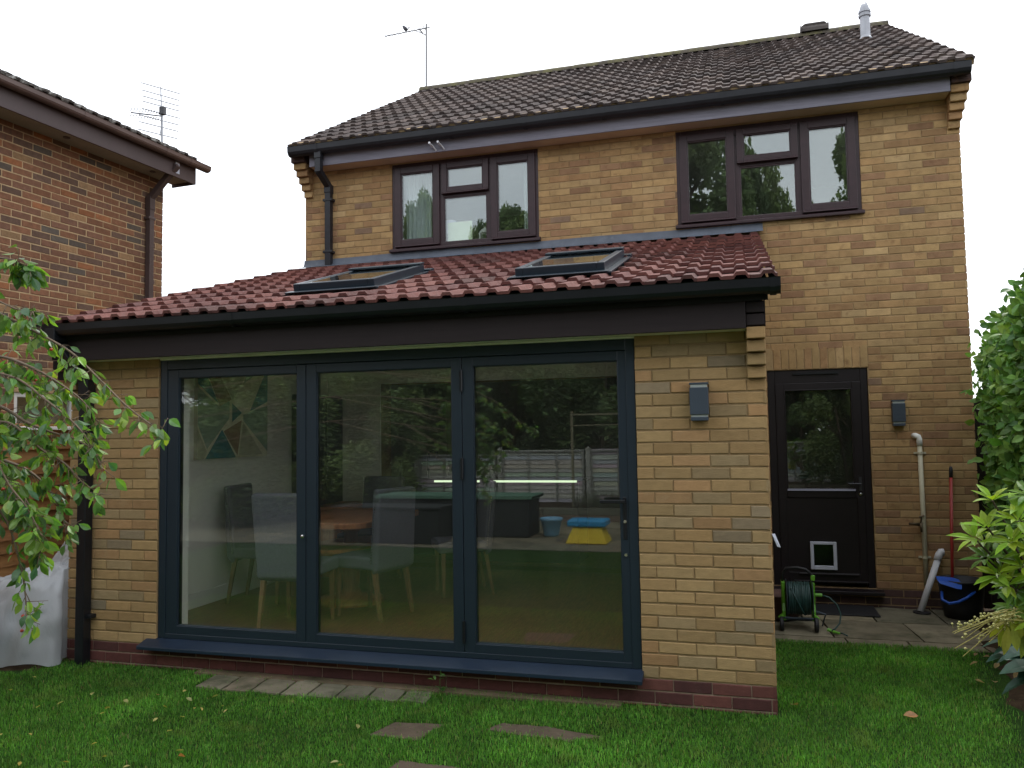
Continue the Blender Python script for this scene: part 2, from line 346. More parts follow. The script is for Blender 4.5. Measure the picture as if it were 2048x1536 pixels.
def panel(mb, O, ud, vd, nd, u0, u1, v0, v1, holes, th):     # slab with rectangular holes; front face at O, thickness th behind it
    O = Vector(O)
    us = sorted({u0, u1} | {x for h in holes for x in h[:2] if u0 < x < u1}); vs = sorted({v0, v1} | {x for h in holes for x in h[2:] if v0 < x < v1})
    def solid(i, k):
        if i < 0 or k < 0 or i >= len(us)-1 or k >= len(vs)-1: return False
        a, b = (us[i]+us[i+1])/2, (vs[k]+vs[k+1])/2
        return not any(h[0] < a < h[1] and h[2] < b < h[3] for h in holes)
    P = lambda u, v, n: O + ud*u + vd*v - nd*n
    for i in range(len(us)-1):
        for k in range(len(vs)-1):
            if not solid(i, k): continue
            a, b, c, d = us[i], us[i+1], vs[k], vs[k+1]
            mb.add([P(a,c,0), P(b,c,0), P(b,d,0), P(a,d,0)], [(0,1,2,3)]); mb.add([P(a,c,th), P(b,c,th), P(b,d,th), P(a,d,th)], [(3,2,1,0)])
            for (ii, kk, e) in ((i-1, k, ((a,c),(a,d))), (i+1, k, ((b,d),(b,c))), (i, k-1, ((b,c),(a,c))), (i, k+1, ((a,d),(b,d)))):
                if not solid(ii, kk):
                    (p, q), (r, s) = e; mb.add([P(p,q,0), P(r,s,0), P(r,s,th), P(p,q,th)], [(0,1,2,3)])
PROF = [(0, 0), (.058, 0), (.074, .026), (.124, .026), (.140, 0), (.150, 0)]
def tiles(name, m, parent, O, a, s, n, width, rows, gauge, pal, skip=None, lift=.030, th=.022, j=.0025, cutlast=0, rh=1.0):
    mb = MB(); O = Vector(O); per = .15; ncol = int(round(width/per))
    for r in range(rows):
        t0 = (r % 2)
        k = 0
        while k < ncol:
            w = 1 if (k == 0 and t0) else 2
            w = min(w, ncol - k); c = pick(pal); dj = jit(j); ds = jit(.006); tw = jit(j)
            for q in range(w):
                u = (k+q)*per; sc = r*gauge + gauge*.5
                if skip and any(h[0] < u + per/2 < h[1] and h[2] < sc < h[3] for h in skip): continue
                pr = [(x, h*rh) for x, h in PROF]
                L0 = r*gauge + ds; L1 = (r+1)*gauge + .03 if not (cutlast and r == rows-1) else (r+1)*gauge*1.0
                top = []
                for (x, h) in pr:
                    x2 = x + (0.002 if (q == 0 and x == 0) else 0)
                    top.append(O + a*(u+x2) + s*L0 + n*(h+lift+dj+tw*q))
                up = [O + a*(u+x) + s*L1 + n*(h+.002+dj) for (x, h) in pr]
                bot = [p - n*th for p in top]; low = [p - n*th + s*.05 for p in top]
                N = len(pr); fs = []
                for i in range(N-1):
                    fs += [(i, i+1, N+i+1, N+i), (2*N+i, 2*N+i+1, i+1, i), (3*N+i, 3*N+i+1, 2*N+i+1, 2*N+i)]
                if q == 0: fs.append((0, N, 3*N, 2*N))
                if q == w-1: fs.append((N-1, 2*N-1, 4*N-1, 3*N-1))
                mb.add(top + up + bot + low, fs, c)
            k += w
    return mb.build(name, m, parent)
def gutter(mb, P0, P1, out, r=.056, deep=.06, th=.004, joints=()):
    P0 = Vector(P0); P1 = Vector(P1); d = (P1-P0); prof = []
    for k in range(9):
        a = math.pi*k/8; prof.append((r*math.cos(a), -deep*(math.sin(a))**.6))
    prof = [(prof[0][0]+.004, .004)] + prof + [(prof[-1][0]-.004, .004)]
    inner = [(x*.90, z*.92) for x, z in prof]
    for pts, flip in ((prof, 0), (inner, 1)):
        A = [P0 + out*x + Z*z for x, z in pts]; B = [p + d for p in A]; n = len(A)
        mb.add(A + B, [(i, i+1, n+i+1, n+i) for i in range(n-1)])
    n = len(prof)
    for base in (P0, P1):
        mb.add([base + out*x + Z*z for x, z in prof] , [tuple(range(n))])
    for e in (0, -1):
        A = [P0 + out*prof[e][0] + Z*prof[e][1], P0 + out*inner[e][0] + Z*inner[e][1]]
        mb.add([A[0], A[1], A[1]+d, A[0]+d], [(0,1,2,3)])
    dn = d.normalized()
    for t in joints:
        b = P0 + dn*t; A = [b + out*x*1.08 + Z*(z*1.08) for x, z in prof]; w = dn*.035; B = [p + w for p in A]
        mb.add(A + B, [(i, i+1, n+i+1, n+i) for i in range(n-1)])
def frame_rect(mb, O, a, b, n, A, B, w, N):       # rectangular ring; w = width of member (scalar or l,r,bottom,top)
    if not isinstance(w, tuple): w = (w,)*4
    mb.fbox(O, a, b, n, (A[0], A[0]+w[0]), B, N); mb.fbox(O, a, b, n, (A[1]-w[1], A[1]), B, N)
    if w[2]: mb.fbox(O, a, b, n, (A[0]+w[0], A[1]-w[1]), (B[0], B[0]+w[2]), N)
    if w[3]: mb.fbox(O, a, b, n, (A[0]+w[0], A[1]-w[1]), (B[1]-w[3], B[1]), N)
Ov = Vector((0,0,0))

# palettes (linear albedo)
PAL_MAIN = [((.385,.253,.118), 6), ((.36,.226,.107), 5), ((.325,.195,.096), 3.2), ((.28,.163,.090), 2.0), ((.41,.278,.138), 2), ((.22,.145,.095), .5)]
PAL_EXT = [((.375,.252,.120), 5), ((.355,.230,.107), 4), ((.37,.222,.107), 2.6), ((.32,.23,.123), 1.6), ((.265,.205,.13), .6)]
PAL_PLINTH = [((.115,.040,.034), 4), ((.14,.052,.042), 3), ((.09,.035,.032), 2)]
PAL_NB = [((.22,.105,.060), 5), ((.19,.097,.062), 4), ((.14,.086,.062), 2.5), ((.112,.09,.072), 1.6), ((.29,.122,.058), 1.2), ((.28,.17,.09), .9)]
PAL_BASE = [((.07,.045,.04), 3), ((.09,.05,.045), 2)]
PAL_TR = [((.155,.057,.047), 4), ((.125,.046,.040), 3), ((.185,.072,.058), 2), ((.10,.042,.036), .7)]
PAL_TM = [((.092,.070,.064), 4), ((.075,.059,.055), 3), ((.115,.088,.078), 2)]
PAL_TN = [((.08,.07,.062), 3), ((.12,.11,.10), 2)]

# ================================================================== GROUND
def gz(x, y):
    t = min(1, max(0, (y - .3)/1.6)); t = t*t*(3-2*t); return -.052*t*(x > -.1) if y > .3 else 0.0
def bedline(y):     # left edge of the planting bed along the right side
    pts = [(-6,1.35),(-1.5,1.08),(-.5,1.10),(-.27,1.16),(.53,1.25),(1.88,1.5),(2.4,1.62),(4,1.7)]
    for (a, xa), (b, xb) in zip(pts, pts[1:]):
        if a <= y <= b: return xa + (xb-xa)*(y-a)/(b-a)
    return pts[0][1] if y < -6 else pts[-1][1]
mb = MB(); mb.add([(-150,-150,-.32),(150,-150,-.32),(150,150,-.32),(-150,150,-.32)], [(0,1,2,3)])
tag(mb.build('ground', M['soil']), 'bare earth ground reaching away under the houses and gardens', 'ground', kind='structure')
mb = MB(); NX, NY = 120, 110
xs = np.linspace(-8, 3.2, NX); ys = np.linspace(-6.05, 3.5, NY)
for i, y in enumerate(ys):
    for x in xs:
        h = .006*mnoise.noise(Vector((x*2.3, y*2.3, 0)))
        mb.v.append((x, y, gz(x, y) - .012 + h)); mb.c.append((1,1,1))
mb.f = [(i*NX+k, i*NX+k+1, (i+1)*NX+k+1, (i+1)*NX+k) for i in range(NY-1) for k in range(NX-1)
        if xs[k] < 2.9 and not (ys[i] > .15 and xs[k] < -.15) and not ys[i] > 1.9]
tag(mb.build('lawn', M['lawn'], smooth=True), 'mown green lawn in front of and beside the extension', 'lawn', kind='structure')
# bed soil (right) and bare strip (left)
mb = MB(); N = 60
for i in range(N):
    y = -5.9 + i*(3.35+5.9)/(N-1)
    for k in range(16):
        x = bedline(y) + .05*mnoise.noise(Vector((y*3, 0, 0))) + k*.12
        z = -.03 + gz(.5, y) + .05*min(1, k/3) + .025*mnoise.noise(Vector((x*6, y*6, 1)))
        mb.v.append((x, y, z)); mb.c.append((1,1,1))
mb.f = [(i*16+k, i*16+k+1, (i+1)*16+k+1, (i+1)*16+k) for i in range(N-1) for k in range(15)]
tag(mb.build('soil_bed', M['soil'], smooth=True), 'dark soil of the planting bed under the shrubs at right', 'bed', kind='structure')
mb = MB(); N = 40
for i in range(N):
    y = -.35 + i*4.0/(N-1)
    for k in range(10):
        x = -6.2 + k*.124
        mb.v.append((x, y, .004 + .02*mnoise.noise(Vector((x*7, y*7, 2))) - (.03 if i == 0 else 0))); mb.c.append((1,1,1))
mb.f = [(i*10+k, i*10+k+1, (i+1)*10+k+1, (i+1)*10+k) for i in range(N-1) for k in range(9)]
tag(mb.build('soil_strip', M['soil'], smooth=True), 'bare soil between the timber fence and the extension', 'soil', kind='structure')

# patio by the back door
mb = MB(); PALS = [((.20,.175,.12), 3), ((.165,.15,.105), 3), ((.23,.20,.135), 2), ((.18,.145,.10), 1)]
mb.box(.01, 2.2, 1.93, D, -.13, -.095, (.05,.045,.035))
def slab(mb, x0, x1, y0, y1, z, skew=0.0):
    c = pick(PALS); n = 6; g = .008; V = []
    for iy in range(n+1):
        for ix in range(n+1):
            fx, fy = ix/n, iy/n; x = x0+g+(x1-x0-2*g)*fx; y = y0+g+(y1-y0-2*g)*fy
            x += skew*(y-1.9)
            e = 0 if 0 < ix < n and 0 < iy < n else -.006
            V.append((x + (e and jit(.004)), y + (e and jit(.004)), z + e + .006*mnoise.noise(Vector((x*5, y*5, 3)))))
    F = [(i*(n+1)+k, i*(n+1)+k+1, (i+1)*(n+1)+k+1, (i+1)*(n+1)+k) for i in range(n) for k in range(n)]
    b = len(V); per = [k for k in range(n+1)] + [(i+1)*(n+1)-1 for i in range(1, n+1)] + [n*(n+1)+k for k in range(n-1, -1, -1)] + [i*(n+1) for i in range(n-1, 0, -1)]
    V += [(V[p][0], V[p][1], z-.05) for p in per]; m_ = len(per)
    F += [(per[i], per[(i+1) % m_], b+(i+1) % m_, b+i) for i in range(m_)]
    mb.add(V, F, c)
for x0, x1 in ((.02,.62),(.62,1.08),(1.08,1.62),(1.62,2.2)): slab(mb, x0, x1, 1.95, 2.16, -.062, -.05)
for x0, x1 in ((.02,.55),(.55,1.22),(1.22,1.85),(1.85,2.2)): slab(mb, x0, x1, 2.16, 2.80, -.060, -.08)
for x0, x1 in ((.02,.36),(.36,.98),(.98,1.55),(1.55,2.2)): slab(mb, x0, x1, 2.80, 3.43, -.060, -.04)
tag(mb.build('patio', M['slab']), 'riven stone patio slabs with dark mossy joints outside the back door', 'patio', kind='structure')
mb = MB()
x = -3.98
while x < -2.5:
    w = random.uniform(.19, .26); slab(mb, x, x+w, -.36 + .10*max(0, (x+3.1)), -.02, .004 - .004*max(0, x+3), -.12); x += w
mb.box(-3.9, -.9, -.10, -.004, -.1, .006, (.16,.12,.075))
tag(mb.build('paving_strip', M['slab']), 'row of small worn paving setts along the foot of the extension', 'path', kind='structure')
# stepping stones / bare patches
def blob(mb, pts, z, c=(1,1,1)):
    n = len(pts); V = []; 
    for i in range(n):
        (x0, y0), (x1, y1) = pts[i], pts[(i+1) % n]
        for k in range(5):
            f = k/5; V.append((x0+(x1-x0)*f + jit(.010), y0+(y1-y0)*f + jit(.008), z))
    cx = sum(v[0] for v in V)/len(V); cy = sum(v[1] for v in V)/len(V); m_ = len(V); inner = [(cx+(v[0]-cx)*.6, cy+(v[1]-cy)*.6, z+.006+jit(.002)) for v in V]
    low = [(v[0], v[1], z-.03) for v in V]
    mb.add(V + inner + low + [(cx, cy, z+.007)], [(i, (i+1) % m_, m_+(i+1) % m_, m_+i) for i in range(m_)] + [(m_+i, m_+(i+1) % m_, 3*m_) for i in range(m_)]
           + [(2*m_+i, 2*m_+(i+1) % m_, (i+1) % m_, i) for i in range(m_)], c)
STONES = [([(-2.18,-.85),(-1.90,-.86),(-1.84,-.60),(-2.13,-.63)], 'small brown stepping stone in the lawn in front of the middle door'),
          ([(-1.93,-1.45),(-1.50,-1.47),(-1.52,-1.14),(-1.88,-1.13)], 'brown stepping stone at the bottom edge of the lawn'),
          ([(-1.58,-.62),(-1.1,-.68),(-.93,-.58),(-1.25,-.50),(-1.52,-.50)], 'long worn stepping stone half swallowed by grass below the right door')]
for pts, lb in STONES:
    mb = MB(); blob(mb, pts, -.007); tag(mb.build('stepping_stone', M['stone'], smooth=False), lb, 'stepping stone', 'stepping stones in the lawn')

# ================================================================== MAIN HOUSE
house = thing('brick_house', 'two-storey buff brick house with brown tiled roof and dark brown windows', 'house', (-1.5, D, 0))
XL, XR = -5.105, 1.955
WL = (-3.975, -2.222, 3.79, 4.79); WR = (-.724, 1.060, 3.79, 4.79); DR = (.110, 1.045, .105, 2.235); KO = (-4.13, -.60, .17, 2.235)
ZT = 4.80; SOL = (.100, 1.055, 2.235, 2.46)
mb = MB(); holes = [WL, WR, DR, SOL, (-5.2, 0.0, -1, 3.55)]
bricks(mb, (0, D, 0), X, -Yv, XL, XR, .105, ZT, PAL_MAIN, phase=XR, holes=holes, odd=1)
k = 0; x = SOL[0]
while x < SOL[1] - .03:       # soldier course over the door
    one_brick(mb, Vector((0, D, 0)), X, Z, -Yv, x+.004, min(x+.0735, SOL[1])-.004, SOL[2]+.004, SOL[3]-.004, pick(PAL_MAIN), 0, .001); x += .0735
# sides of the house
bricks(mb, (XR, D, 0), Yv, X, .0, 7.7, -.12, ZT, PAL_MAIN, phase=.1125)
bricks(mb, (XL, D, 0), Yv, -X, .0, 7.7, 3.0, ZT, PAL_MAIN, phase=.1125)
mb.build('wall', M['brick_main'], house)
mb = MB(); bricks(mb, (0, D, 0), X, -Yv, 0.0, XR, -.12, .105, PAL_BASE, phase=XR)
mb.build('plinth', M['brick_red'], house)
mb = MB(); panel(mb, (0, D+.0045, 0), X, Z, -Yv, XL+.006, XR-.006, -.15, ZT+.25, [WL, WR, DR, KO], .27)
mb.box(XL+.006, XL+.27, D+.28, D+7.7, -.15, ZT+.1); mb.box(XR-.27, XR-.006, D+.28, D+7.7, -.15, ZT+.1)
mb.box(XL+.006, XR-.006, D+7.7, D+7.9, -.15, ZT+.1)
mb.build('mortar_bed', M['mortar'], house)
# gables
mb = MB()
for x0 in (XL+.006, XR-.106):
    mb = MB(); mb.prism([(x0, D+.0, ZT+.1), (x0, D+7.7, ZT+.1), (x0, D+3.85, 7.30)], Vector((.1, 0, 0))); mb.build('gable', M['mortar'], house)
# interior boxes (first floor rooms, kitchen)
mb = MB()
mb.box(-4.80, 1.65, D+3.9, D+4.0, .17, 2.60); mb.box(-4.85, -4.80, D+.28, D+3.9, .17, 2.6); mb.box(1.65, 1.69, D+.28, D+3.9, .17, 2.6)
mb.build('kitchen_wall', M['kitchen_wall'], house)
mb = MB(); mb.box(-4.85, 1.69, D+.28, D+4.0, 2.60, 2.70); mb.box(-4.85, 1.69, D+.28, D+4, 3.2, 3.25)
mb.box(-4.85, 1.69, D+.28, D+4.0, 5.0, 5.05); mb.build('ceiling', M['white_plaster'], house)
mb = MB()
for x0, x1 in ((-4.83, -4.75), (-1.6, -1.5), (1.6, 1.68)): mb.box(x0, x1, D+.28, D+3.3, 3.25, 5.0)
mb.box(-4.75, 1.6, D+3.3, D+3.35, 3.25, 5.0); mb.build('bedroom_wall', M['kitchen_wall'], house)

# roof
pitch = math.atan2(7.43-5.04, 4.15); sv = Vector((0, math.cos(pitch), math.sin(pitch))); nv = Vector((0, -math.sin(pitch), math.cos(pitch)))
RX0, RW = -5.165, 7.20
eave = Vector((RX0, D-.30, 5.035)); Ls = 4.15/math.cos(pitch); rows = 14; ga = Ls/rows
tiles('roof', M['tile_brown'], house, eave, X, sv, nv, RW, rows, ga, PAL_TM, j=.004, lift=.032, rh=.72, th=.026)
sv2 = Vector((0, -math.cos(pitch), math.sin(pitch))); nv2 = Vector((0, math.sin(pitch), math.cos(pitch)))
mb = MB(); mb.fbox(eave, X, sv, nv, (.03, RW-.03), (.04, Ls), (-.05, -.004))
mb.fbox(Vector((RX0, D+8.0, 5.035)), X, sv2, nv2, (.0, RW), (.0, Ls), (-.04, .03)); mb.build('roof_deck', M['felt'], house)
mb = MB(); mb.fbox(eave, X, sv, nv, (.02, RW-.02), (.012, .06), (-.02, .030)); mb.build('eaves_filler', M['mortar_nb'], house)
mb = MB()
for xx in (0.0, RW-.04): mb = MB(); mb.fbox(eave, X, sv, nv, (xx+(.006 if xx == 0 else 0), xx+.04), (.02, Ls), (-.045, .012)); mb.build('verge_board', M['mortar_nb'], house)
mb = MB(); ry = D+3.85; x = RX0
while x < RX0+RW-.02:
    w = min(.44, RX0+RW-x); c = .004*random.random()
    P = [Vector((x, ry + .125*math.cos(math.pi*k/8), 7.395 + .10*math.sin(math.pi*k/8) + c)) for k in range(9)]; Q = [p + X*(w+.012) - Z*.003 for p in P]
    mb.add(P+Q, [(i, i+1, 9+i+1, 9+i) for i in range(8)] + [tuple(range(9)), tuple(range(17, 8, -1))]); x += w
mb.build('ridge', M['moss_ridge'], house)
mb = MB(); P = [Vector((.87, ry + .15*math.cos(math.pi*k/8), 7.45 + .13*math.sin(math.pi*k/8))) for k in range(9)]
mb.add(P + [p + X*.38 for p in P], [(i, i+1, 9+i+1, 9+i) for i in range(8)] + [tuple(range(9)), tuple(range(17, 8, -1))], (.07,.06,.055))
mb.prism([(.86, ry-.09, 7.55), (1.25, ry-.09, 7.55), (1.20, ry-.09, 7.60), (.93, ry-.09, 7.60)], Vector((0, .18, 0)), (.07,.06,.055)); mb.build('ridge_vent', M['tile_brown'], house, bevel=.02)
mb = MB(); mb.lathe([(.085,-.12),(.085,-.02),(.066,0),(.060,.02),(.060,.27),(.075,.275),(.078,.30),(.062,.305),(.062,.325),(.076,.33),(.074,.36),(.058,.365),(.055,.40),(.045,.43)], (1.555, 6.0, 6.70), 20)
for k in range(6):
    a = k*math.pi/3; mb.tube([(1.555+.04*math.cos(a), 6+.04*math.sin(a), 7.12), (1.555+.025*math.cos(a), 6+.025*math.sin(a), 7.165)], .006, 4)
mb.build('flue', M['alu'], house, smooth=False)
# eaves: fascia, soffit, gutter
mb = MB(); mb.box(-4.93, 1.84, D-.215, D-.195, 4.80, 5.03); mb.build('fascia', M['fascia_grey'], house, bevel=.003)
mb = MB(); mb.box(-4.93, 1.84, D-.195, D+.0, 4.803, 4.812); mb.build('soffit', M['soffit'], house)
mb = MB(); gutter(mb, (-5.15, D-.275, 5.022), (2.0, D-.275, 5.022), -Yv, r=.062, deep=.105, joints=(.35, 1.15, 2.0, 2.85, 3.7, 4.9, 6.0, 7.0)); mb.build('gutter', M['gutter_main'], house)
def corbel(name, x0, x1, yw, z0, n, step, par, pal, m_, dark=0, dm=None):
    mb = MB(); md = MB()
    for k in range(n):
        t = md if k >= n-dark else mb; out = min(step*(k+1), step*(n-dark) if dark else 99)
        c = pick(pal); a = z0 + k*.075
        one = (x0, x1, yw-out, yw+.02, a+.004, a+.071)
        t.box(*one, c)
    if dark: mb_ = md.build('corbel_cap', dm, par, bevel=.004)
    return mb.build(name, m_, par, bevel=.005)
for x0, x1, sg in ((XL, XL+.105, -1), (XR-.105, XR, 1)):
    mb = MB()
    for k in range(6):
        o_ = .014*k; y0 = D - .036*(k+1); c = pick(PAL_MAIN if k < 5 else PAL_BASE); z = 4.50 + k*.075
        mb.box(x0 - (o_ if sg < 0 else 0), x1 + (o_ if sg > 0 else 0), y0, D+.02, z+.001, z+.0745, c)
    mb.box(x0 - (.07 if sg < 0 else 0), x1 + (.06 if sg > 0 else 0), D-.215, D+.02, 4.951, 5.02, pick(PAL_BASE))
    mb.build('corbel', M['brick_main'], house, bevel=.007)
# lead flashing over the extension roof
mb = MB()
N = 60; V = []
for i in range(N):
    x = XL - .01 + i*(.13 - XL)/(N-1); w = .004*mnoise.noise(Vector((x*5, 0, 0)))
    V += [(x, D-.006+w, 3.745 + .004*math.sin(x*3)), (x, D-.012+w, 3.70), (x, D-.03+w, 3.665), (x, D-.10, 3.645+w), (x, D-.17, 3.622+w)]
mb.add(V, [(i*5+k, (i+1)*5+k, (i+1)*5+k+1, i*5+k+1) for i in range(N-1) for k in range(4)])
mb.build('flashing', M['lead'], house, smooth=True)
# downpipe on the house
mb = MB(); px, py = -4.770, D-.045
mb.box(px-.036, px+.036, D-.312, D-.24, 4.70, 4.93); mb.box(px-.042, px+.042, D-.318, D-.234, 4.86, 4.935)
mb.fbox(Vector((px, D-.276, 4.72)), X, Vector((0, .231, -.12)).normalized(), Vector((0, .12, .231)).normalized(), (-.034, .034), (0, .27), (-.034, .034))
mb.box(px-.036, px+.036, py-.036, py+.036, 3.64, 4.62); mb.box(px-.042, px+.042, py-.042, py+.042, 4.52, 4.62)
for z in (4.42, 3.80): mb.box(px-.06, px+.06, py-.040, py+.044, z, z+.03)
mb.build('downpipe', M['gutter_main'], house, bevel=.005)
mb = MB()
for x in (-3.375, -3.275):
    mb.tube([(x, D-.33, 4.872), (x+.0, D-.235, 4.862)], [.013, .013], 10); mb.tube([(x+.012, D-.26, 4.86), (x+.040, D-.218, 4.815)], .008, 6)
mb.build('overflow_pipe', M['white_pipe'], house)

# windows -----------------------------------------------------------
def window(rect, name_par):
    x0, x1, z0, z1 = rect; y = D
    A = Vector((0, y, 0)); n = -Yv
    f = MB(); w = x1 - x0; ml = x0 + .345*w; mr = x0 + .672*w
    m1, m2 = x0+.562, x1-.525
    frame_rect(f, A, X, Z, n, (x0-.004, x1+.004), (z0-.01, z1), (.055, .055, .055, .10), (-.06, -.012))
    f.fbox(A, X, Z, n, (m1, m1+.075), (z0+.03, z1-.10), (-.06, -.014)); f.fbox(A, X, Z, n, (m2-.075, m2), (z0+.03, z1-.10), (-.06, -.014))
    tz = z0 + .585
    f.fbox(A, X, Z, n, (m1+.075, m2-.075), (tz-.03, tz+.03), (-.06, -.016))
    fr = f.build('window', M['rosewood'], house, bevel=.005)
    s = MB(); s.prism([(x0-.02, y-.048, z0-.040), (x0-.02, y-.048, z0-.012), (x0-.02, y+.0, z0+.008), (x0-.02, y+.05, z0+.008), (x0-.02, y+.05, z0-.040)], Vector((w+.04, 0, 0)))
    s.build('sill', M['rosewood'], fr, bevel=.004)
    sash = [(x0+.035, m1+.028, z0+.020, z1-.045, .078), (m2-.028, x1-.035, z0+.020, z1-.045, .078), (m1+.050, m2-.050, tz+.008, z1-.045, .068)]
    for (a, b, c, d, sw) in sash:
        q = MB(); frame_rect(q, A, X, Z, n, (a, b), (c, d), sw, (-.05, .012))
        frame_rect(q, A, X, Z, n, (a+sw-.012, b-sw+.012), (c+sw-.012, d-sw+.012), .024, (-.045, .003))
        q.prism([(a+.004, y-.012, c+.0), (a+.004, y-.030, c-.006), (a+.004, y-.030, c+.008), (a+.004, y-.012, c+.022)], Vector((b-a-.008, 0, 0)))
        q.build('sash', M['rosewood'], fr, bevel=.006)
        g = MB(); g.box(a+sw-.005, b-sw+.005, y+.012, y+.032, c+sw-.005, d-sw+.005); g.build('pane', M['glass_win'], fr)
    g = MB(); g.box(m1+.075, m2-.075, y+.024, y+.044, z0+.035, tz-.03); g.build('pane', M['glass_win'], fr)
    b = MB(); frame_rect(b, A, X, Z, n, (m1+.073, m2-.073), (z0+.033, tz-.028), .016, (-.03, -.018)); b.build('glazing_bead', M['rosewood'], fr, bevel=.004)
    return fr
w1 = window(WL, 0); w2 = window(WR, 0)
w1['label'] = 'left upstairs window with curtains and a pale card behind the glass'; w2['label'] = 'right upstairs window reflecting tall trees'
# inner reveals
mb = MB()
for (x0, x1, z0, z1) in (WL, WR):
    mb = MB(); mb.box(x0-.02, x0+.012, D+.062, D+.28, z0, z1); mb.box(x1-.012, x1+.02, D+.062, D+.28, z0, z1); mb.box(x0, x1, D+.062, D+.34, z0-.02, z0+.02); mb.box(x0, x1, D+.062, D+.28, z1-.03, z1+.02); mb.build('window_reveal', M['white_plaster'], house)
# things behind the left upstairs window
def curtain(x0, x1, z0, z1, label, y=D+.20):
    mb = MB(); n = 40; V = []
    for i in range(n):
        x = x0+(x1-x0)*i/(n-1); yy = y + .022*math.sin(i*.95) + .008*math.sin(i*2.3); V += [(x, yy, z0), (x, yy, z1)]
    mb.add(V, [(2*i, 2*i+2, 2*i+3, 2*i+1) for i in range(n-1)]); o = mb.build('curtain', M['curtain'], smooth=True); tag(o, label, 'curtain', 'curtains in the left upstairs window')
curtain(-3.88, -3.56, 3.70, 4.75, 'wide pale curtain at the left side of the left upstairs window'); curtain(-2.44, -2.26, 3.70, 4.75, 'narrow pale curtain at the right side of the left upstairs window')
lp = thing('table_lamp', 'small lamp with white drum shade on the left upstairs window sill', 'lamp', (-3.32, D+.2, 3.78))
mb = MB(); mb.lathe([(.095, 0), (.07, .15)], (-3.32, D+.2, 3.965), 20); mb.build('lamp_shade', M['white_plastic'], lp, smooth=False)
mb = MB(); mb.lathe([(.05, 0), (.05,.01), (.012, .03), (.022, .09), (.01, .17), (.008, .19)], (-3.32, D+.2, 3.778), 14); mb.build('lamp_base', M['dark_metal'], lp)
mb = MB(); mb.box(-3.325, -3.03, D+.10, D+.104, 3.79, 4.075); M['card'] = mat('card', (.62, .72, .50), rough=.8, var=.05)
tag(mb.build('card_sheet', M['card']), 'pale green card standing against the glass of the left upstairs window', 'card')
ln = thing('lantern', 'small pale lantern on the right part of the left upstairs sill', 'lantern', (-2.90, D+.16, 3.78))
mb = MB()
for dx in (-.045, .045):
    for dy in (-.045, .045): mb.box(-2.90+dx-.006, -2.90+dx+.006, D+.16+dy-.006, D+.16+dy+.006, 3.79, 3.93)
mb.box(-2.955, -2.845, D+.105, D+.215, 3.778, 3.79); mb.build('lantern_cage', M['white_paint'], ln)
mb = MB(); mb.lathe([(.08, 0), (.04, .05), (.012, .06), (.012, .08)], (-2.90, D+.16, 3.93), 4); mb.build('lantern_roof', M['white_paint'], ln)

# back door ---------------------------------------------------------
A = Vector((0, D, 0)); n = -Yv
mb = MB(); frame_rect(mb, A, X, Z, n, (DR[0]+.003, DR[1]-.003), (DR[2], DR[3]-.003), (.07, .065, 0, .13), (-.07, -.02))
dframe = mb.build('door_frame', M['rosewood_dark'], house, bevel=.004)
mb = MB(); mb.box(.36, .785, D+.0, D+.02, 2.185, 2.205); mb.build('trickle_vent', M['black_pvc'], dframe)
door = MB()
dx0, dx1, dz0, dz1 = .183, .977, .14, 2.102
gx0, gx1, gz0, gz1 = .268, .895, 1.048, 2.035
frame_rect(door, A, X, Z, n, (dx0, dx1), (gz0-.08, dz1), (gx0-dx0, dx1-gx1, .08, dz1-gz1), (-.06, -.012))
door.fbox(A, X, Z, n, (dx0, dx1), (dz0, gz0-.08), (-.06, -.022))
frame_rect(door, A, X, Z, n, (dx0, dx1), (dz0, gz0-.075), (.07, .07, .10, 0), (-.02, -.012))
for (a, b, c) in ((.35, .895, .222), (.30, .977, .152)): door.fbox(A, X, Z, n, (a, b), (c, c+.014), (-.02, .014))
do = door.build('door', M['rosewood_dark'], house, bevel=.005)
M['bead'] = mat('bead', (.10, .10, .15), rough=.3, var=.1)
mb = MB(); frame_rect(mb, A, X, Z, n, (gx0-.002, gx1+.002), (gz0-.002, gz1+.002), .012, (-.05, -.008)); mb.build('glazing_bead', M['rosewood_dark'], do, bevel=.003)
mb = MB(); mb.prism([(gx0, D-.002, gz0-.012), (gx0, D+.006, gz0+.008), (gx0, D+.03, gz0+.008), (gx0, D+.03, gz0-.012)], Vector((gx1-gx0, 0, 0))); mb.build('glazing_bar', M['bead'], do)
mb = MB(); mb.box(gx0, gx1, D+.030, D+.05, gz0, gz1); mb.build('pane', M['glass_door'], do)
mb = MB(); mb.tube([(.94, D+.01, 1.106), (.94, D-.04, 1.106), (.825, D-.045, 1.108)], .009, 8); mb.box(.928, .952, D+.002, D+.012, 1.04, 1.17); mb.build('handle', M['dark_metal'], do)
mb = MB(); mb.lathe([(.014, 0), (.014, .012), (.006, .014)], (.94, D+.012, 1.005), 12, ax=-Yv); mb.build('lock', M['chrome'], do)
mb = MB(); frame_rect(mb, A, X, Z, n, (.458, .70), (.272, .541), (.032, .032, .038, .026), (-.02, .012)); mb.box(.54, .62, D-.014, D+.0, .302, .312); fl = mb.build('cat_flap', M['white_plastic'], do, bevel=.008, seg=3)
mb = MB(); mb.box(.492, .668, D-.004, D+.0, .312, .513); mb.build('flap_pane', M['glass_dark'], do)
mb = MB(); mb.prism([(.06, D-.09, .055), (.06, D-.09, .085), (.06, D+.05, .105), (.06, D+.05, .055)], Vector((1.045, 0, 0))); mb.build('door_sill', M['rosewood_dark'], house, bevel=.004)

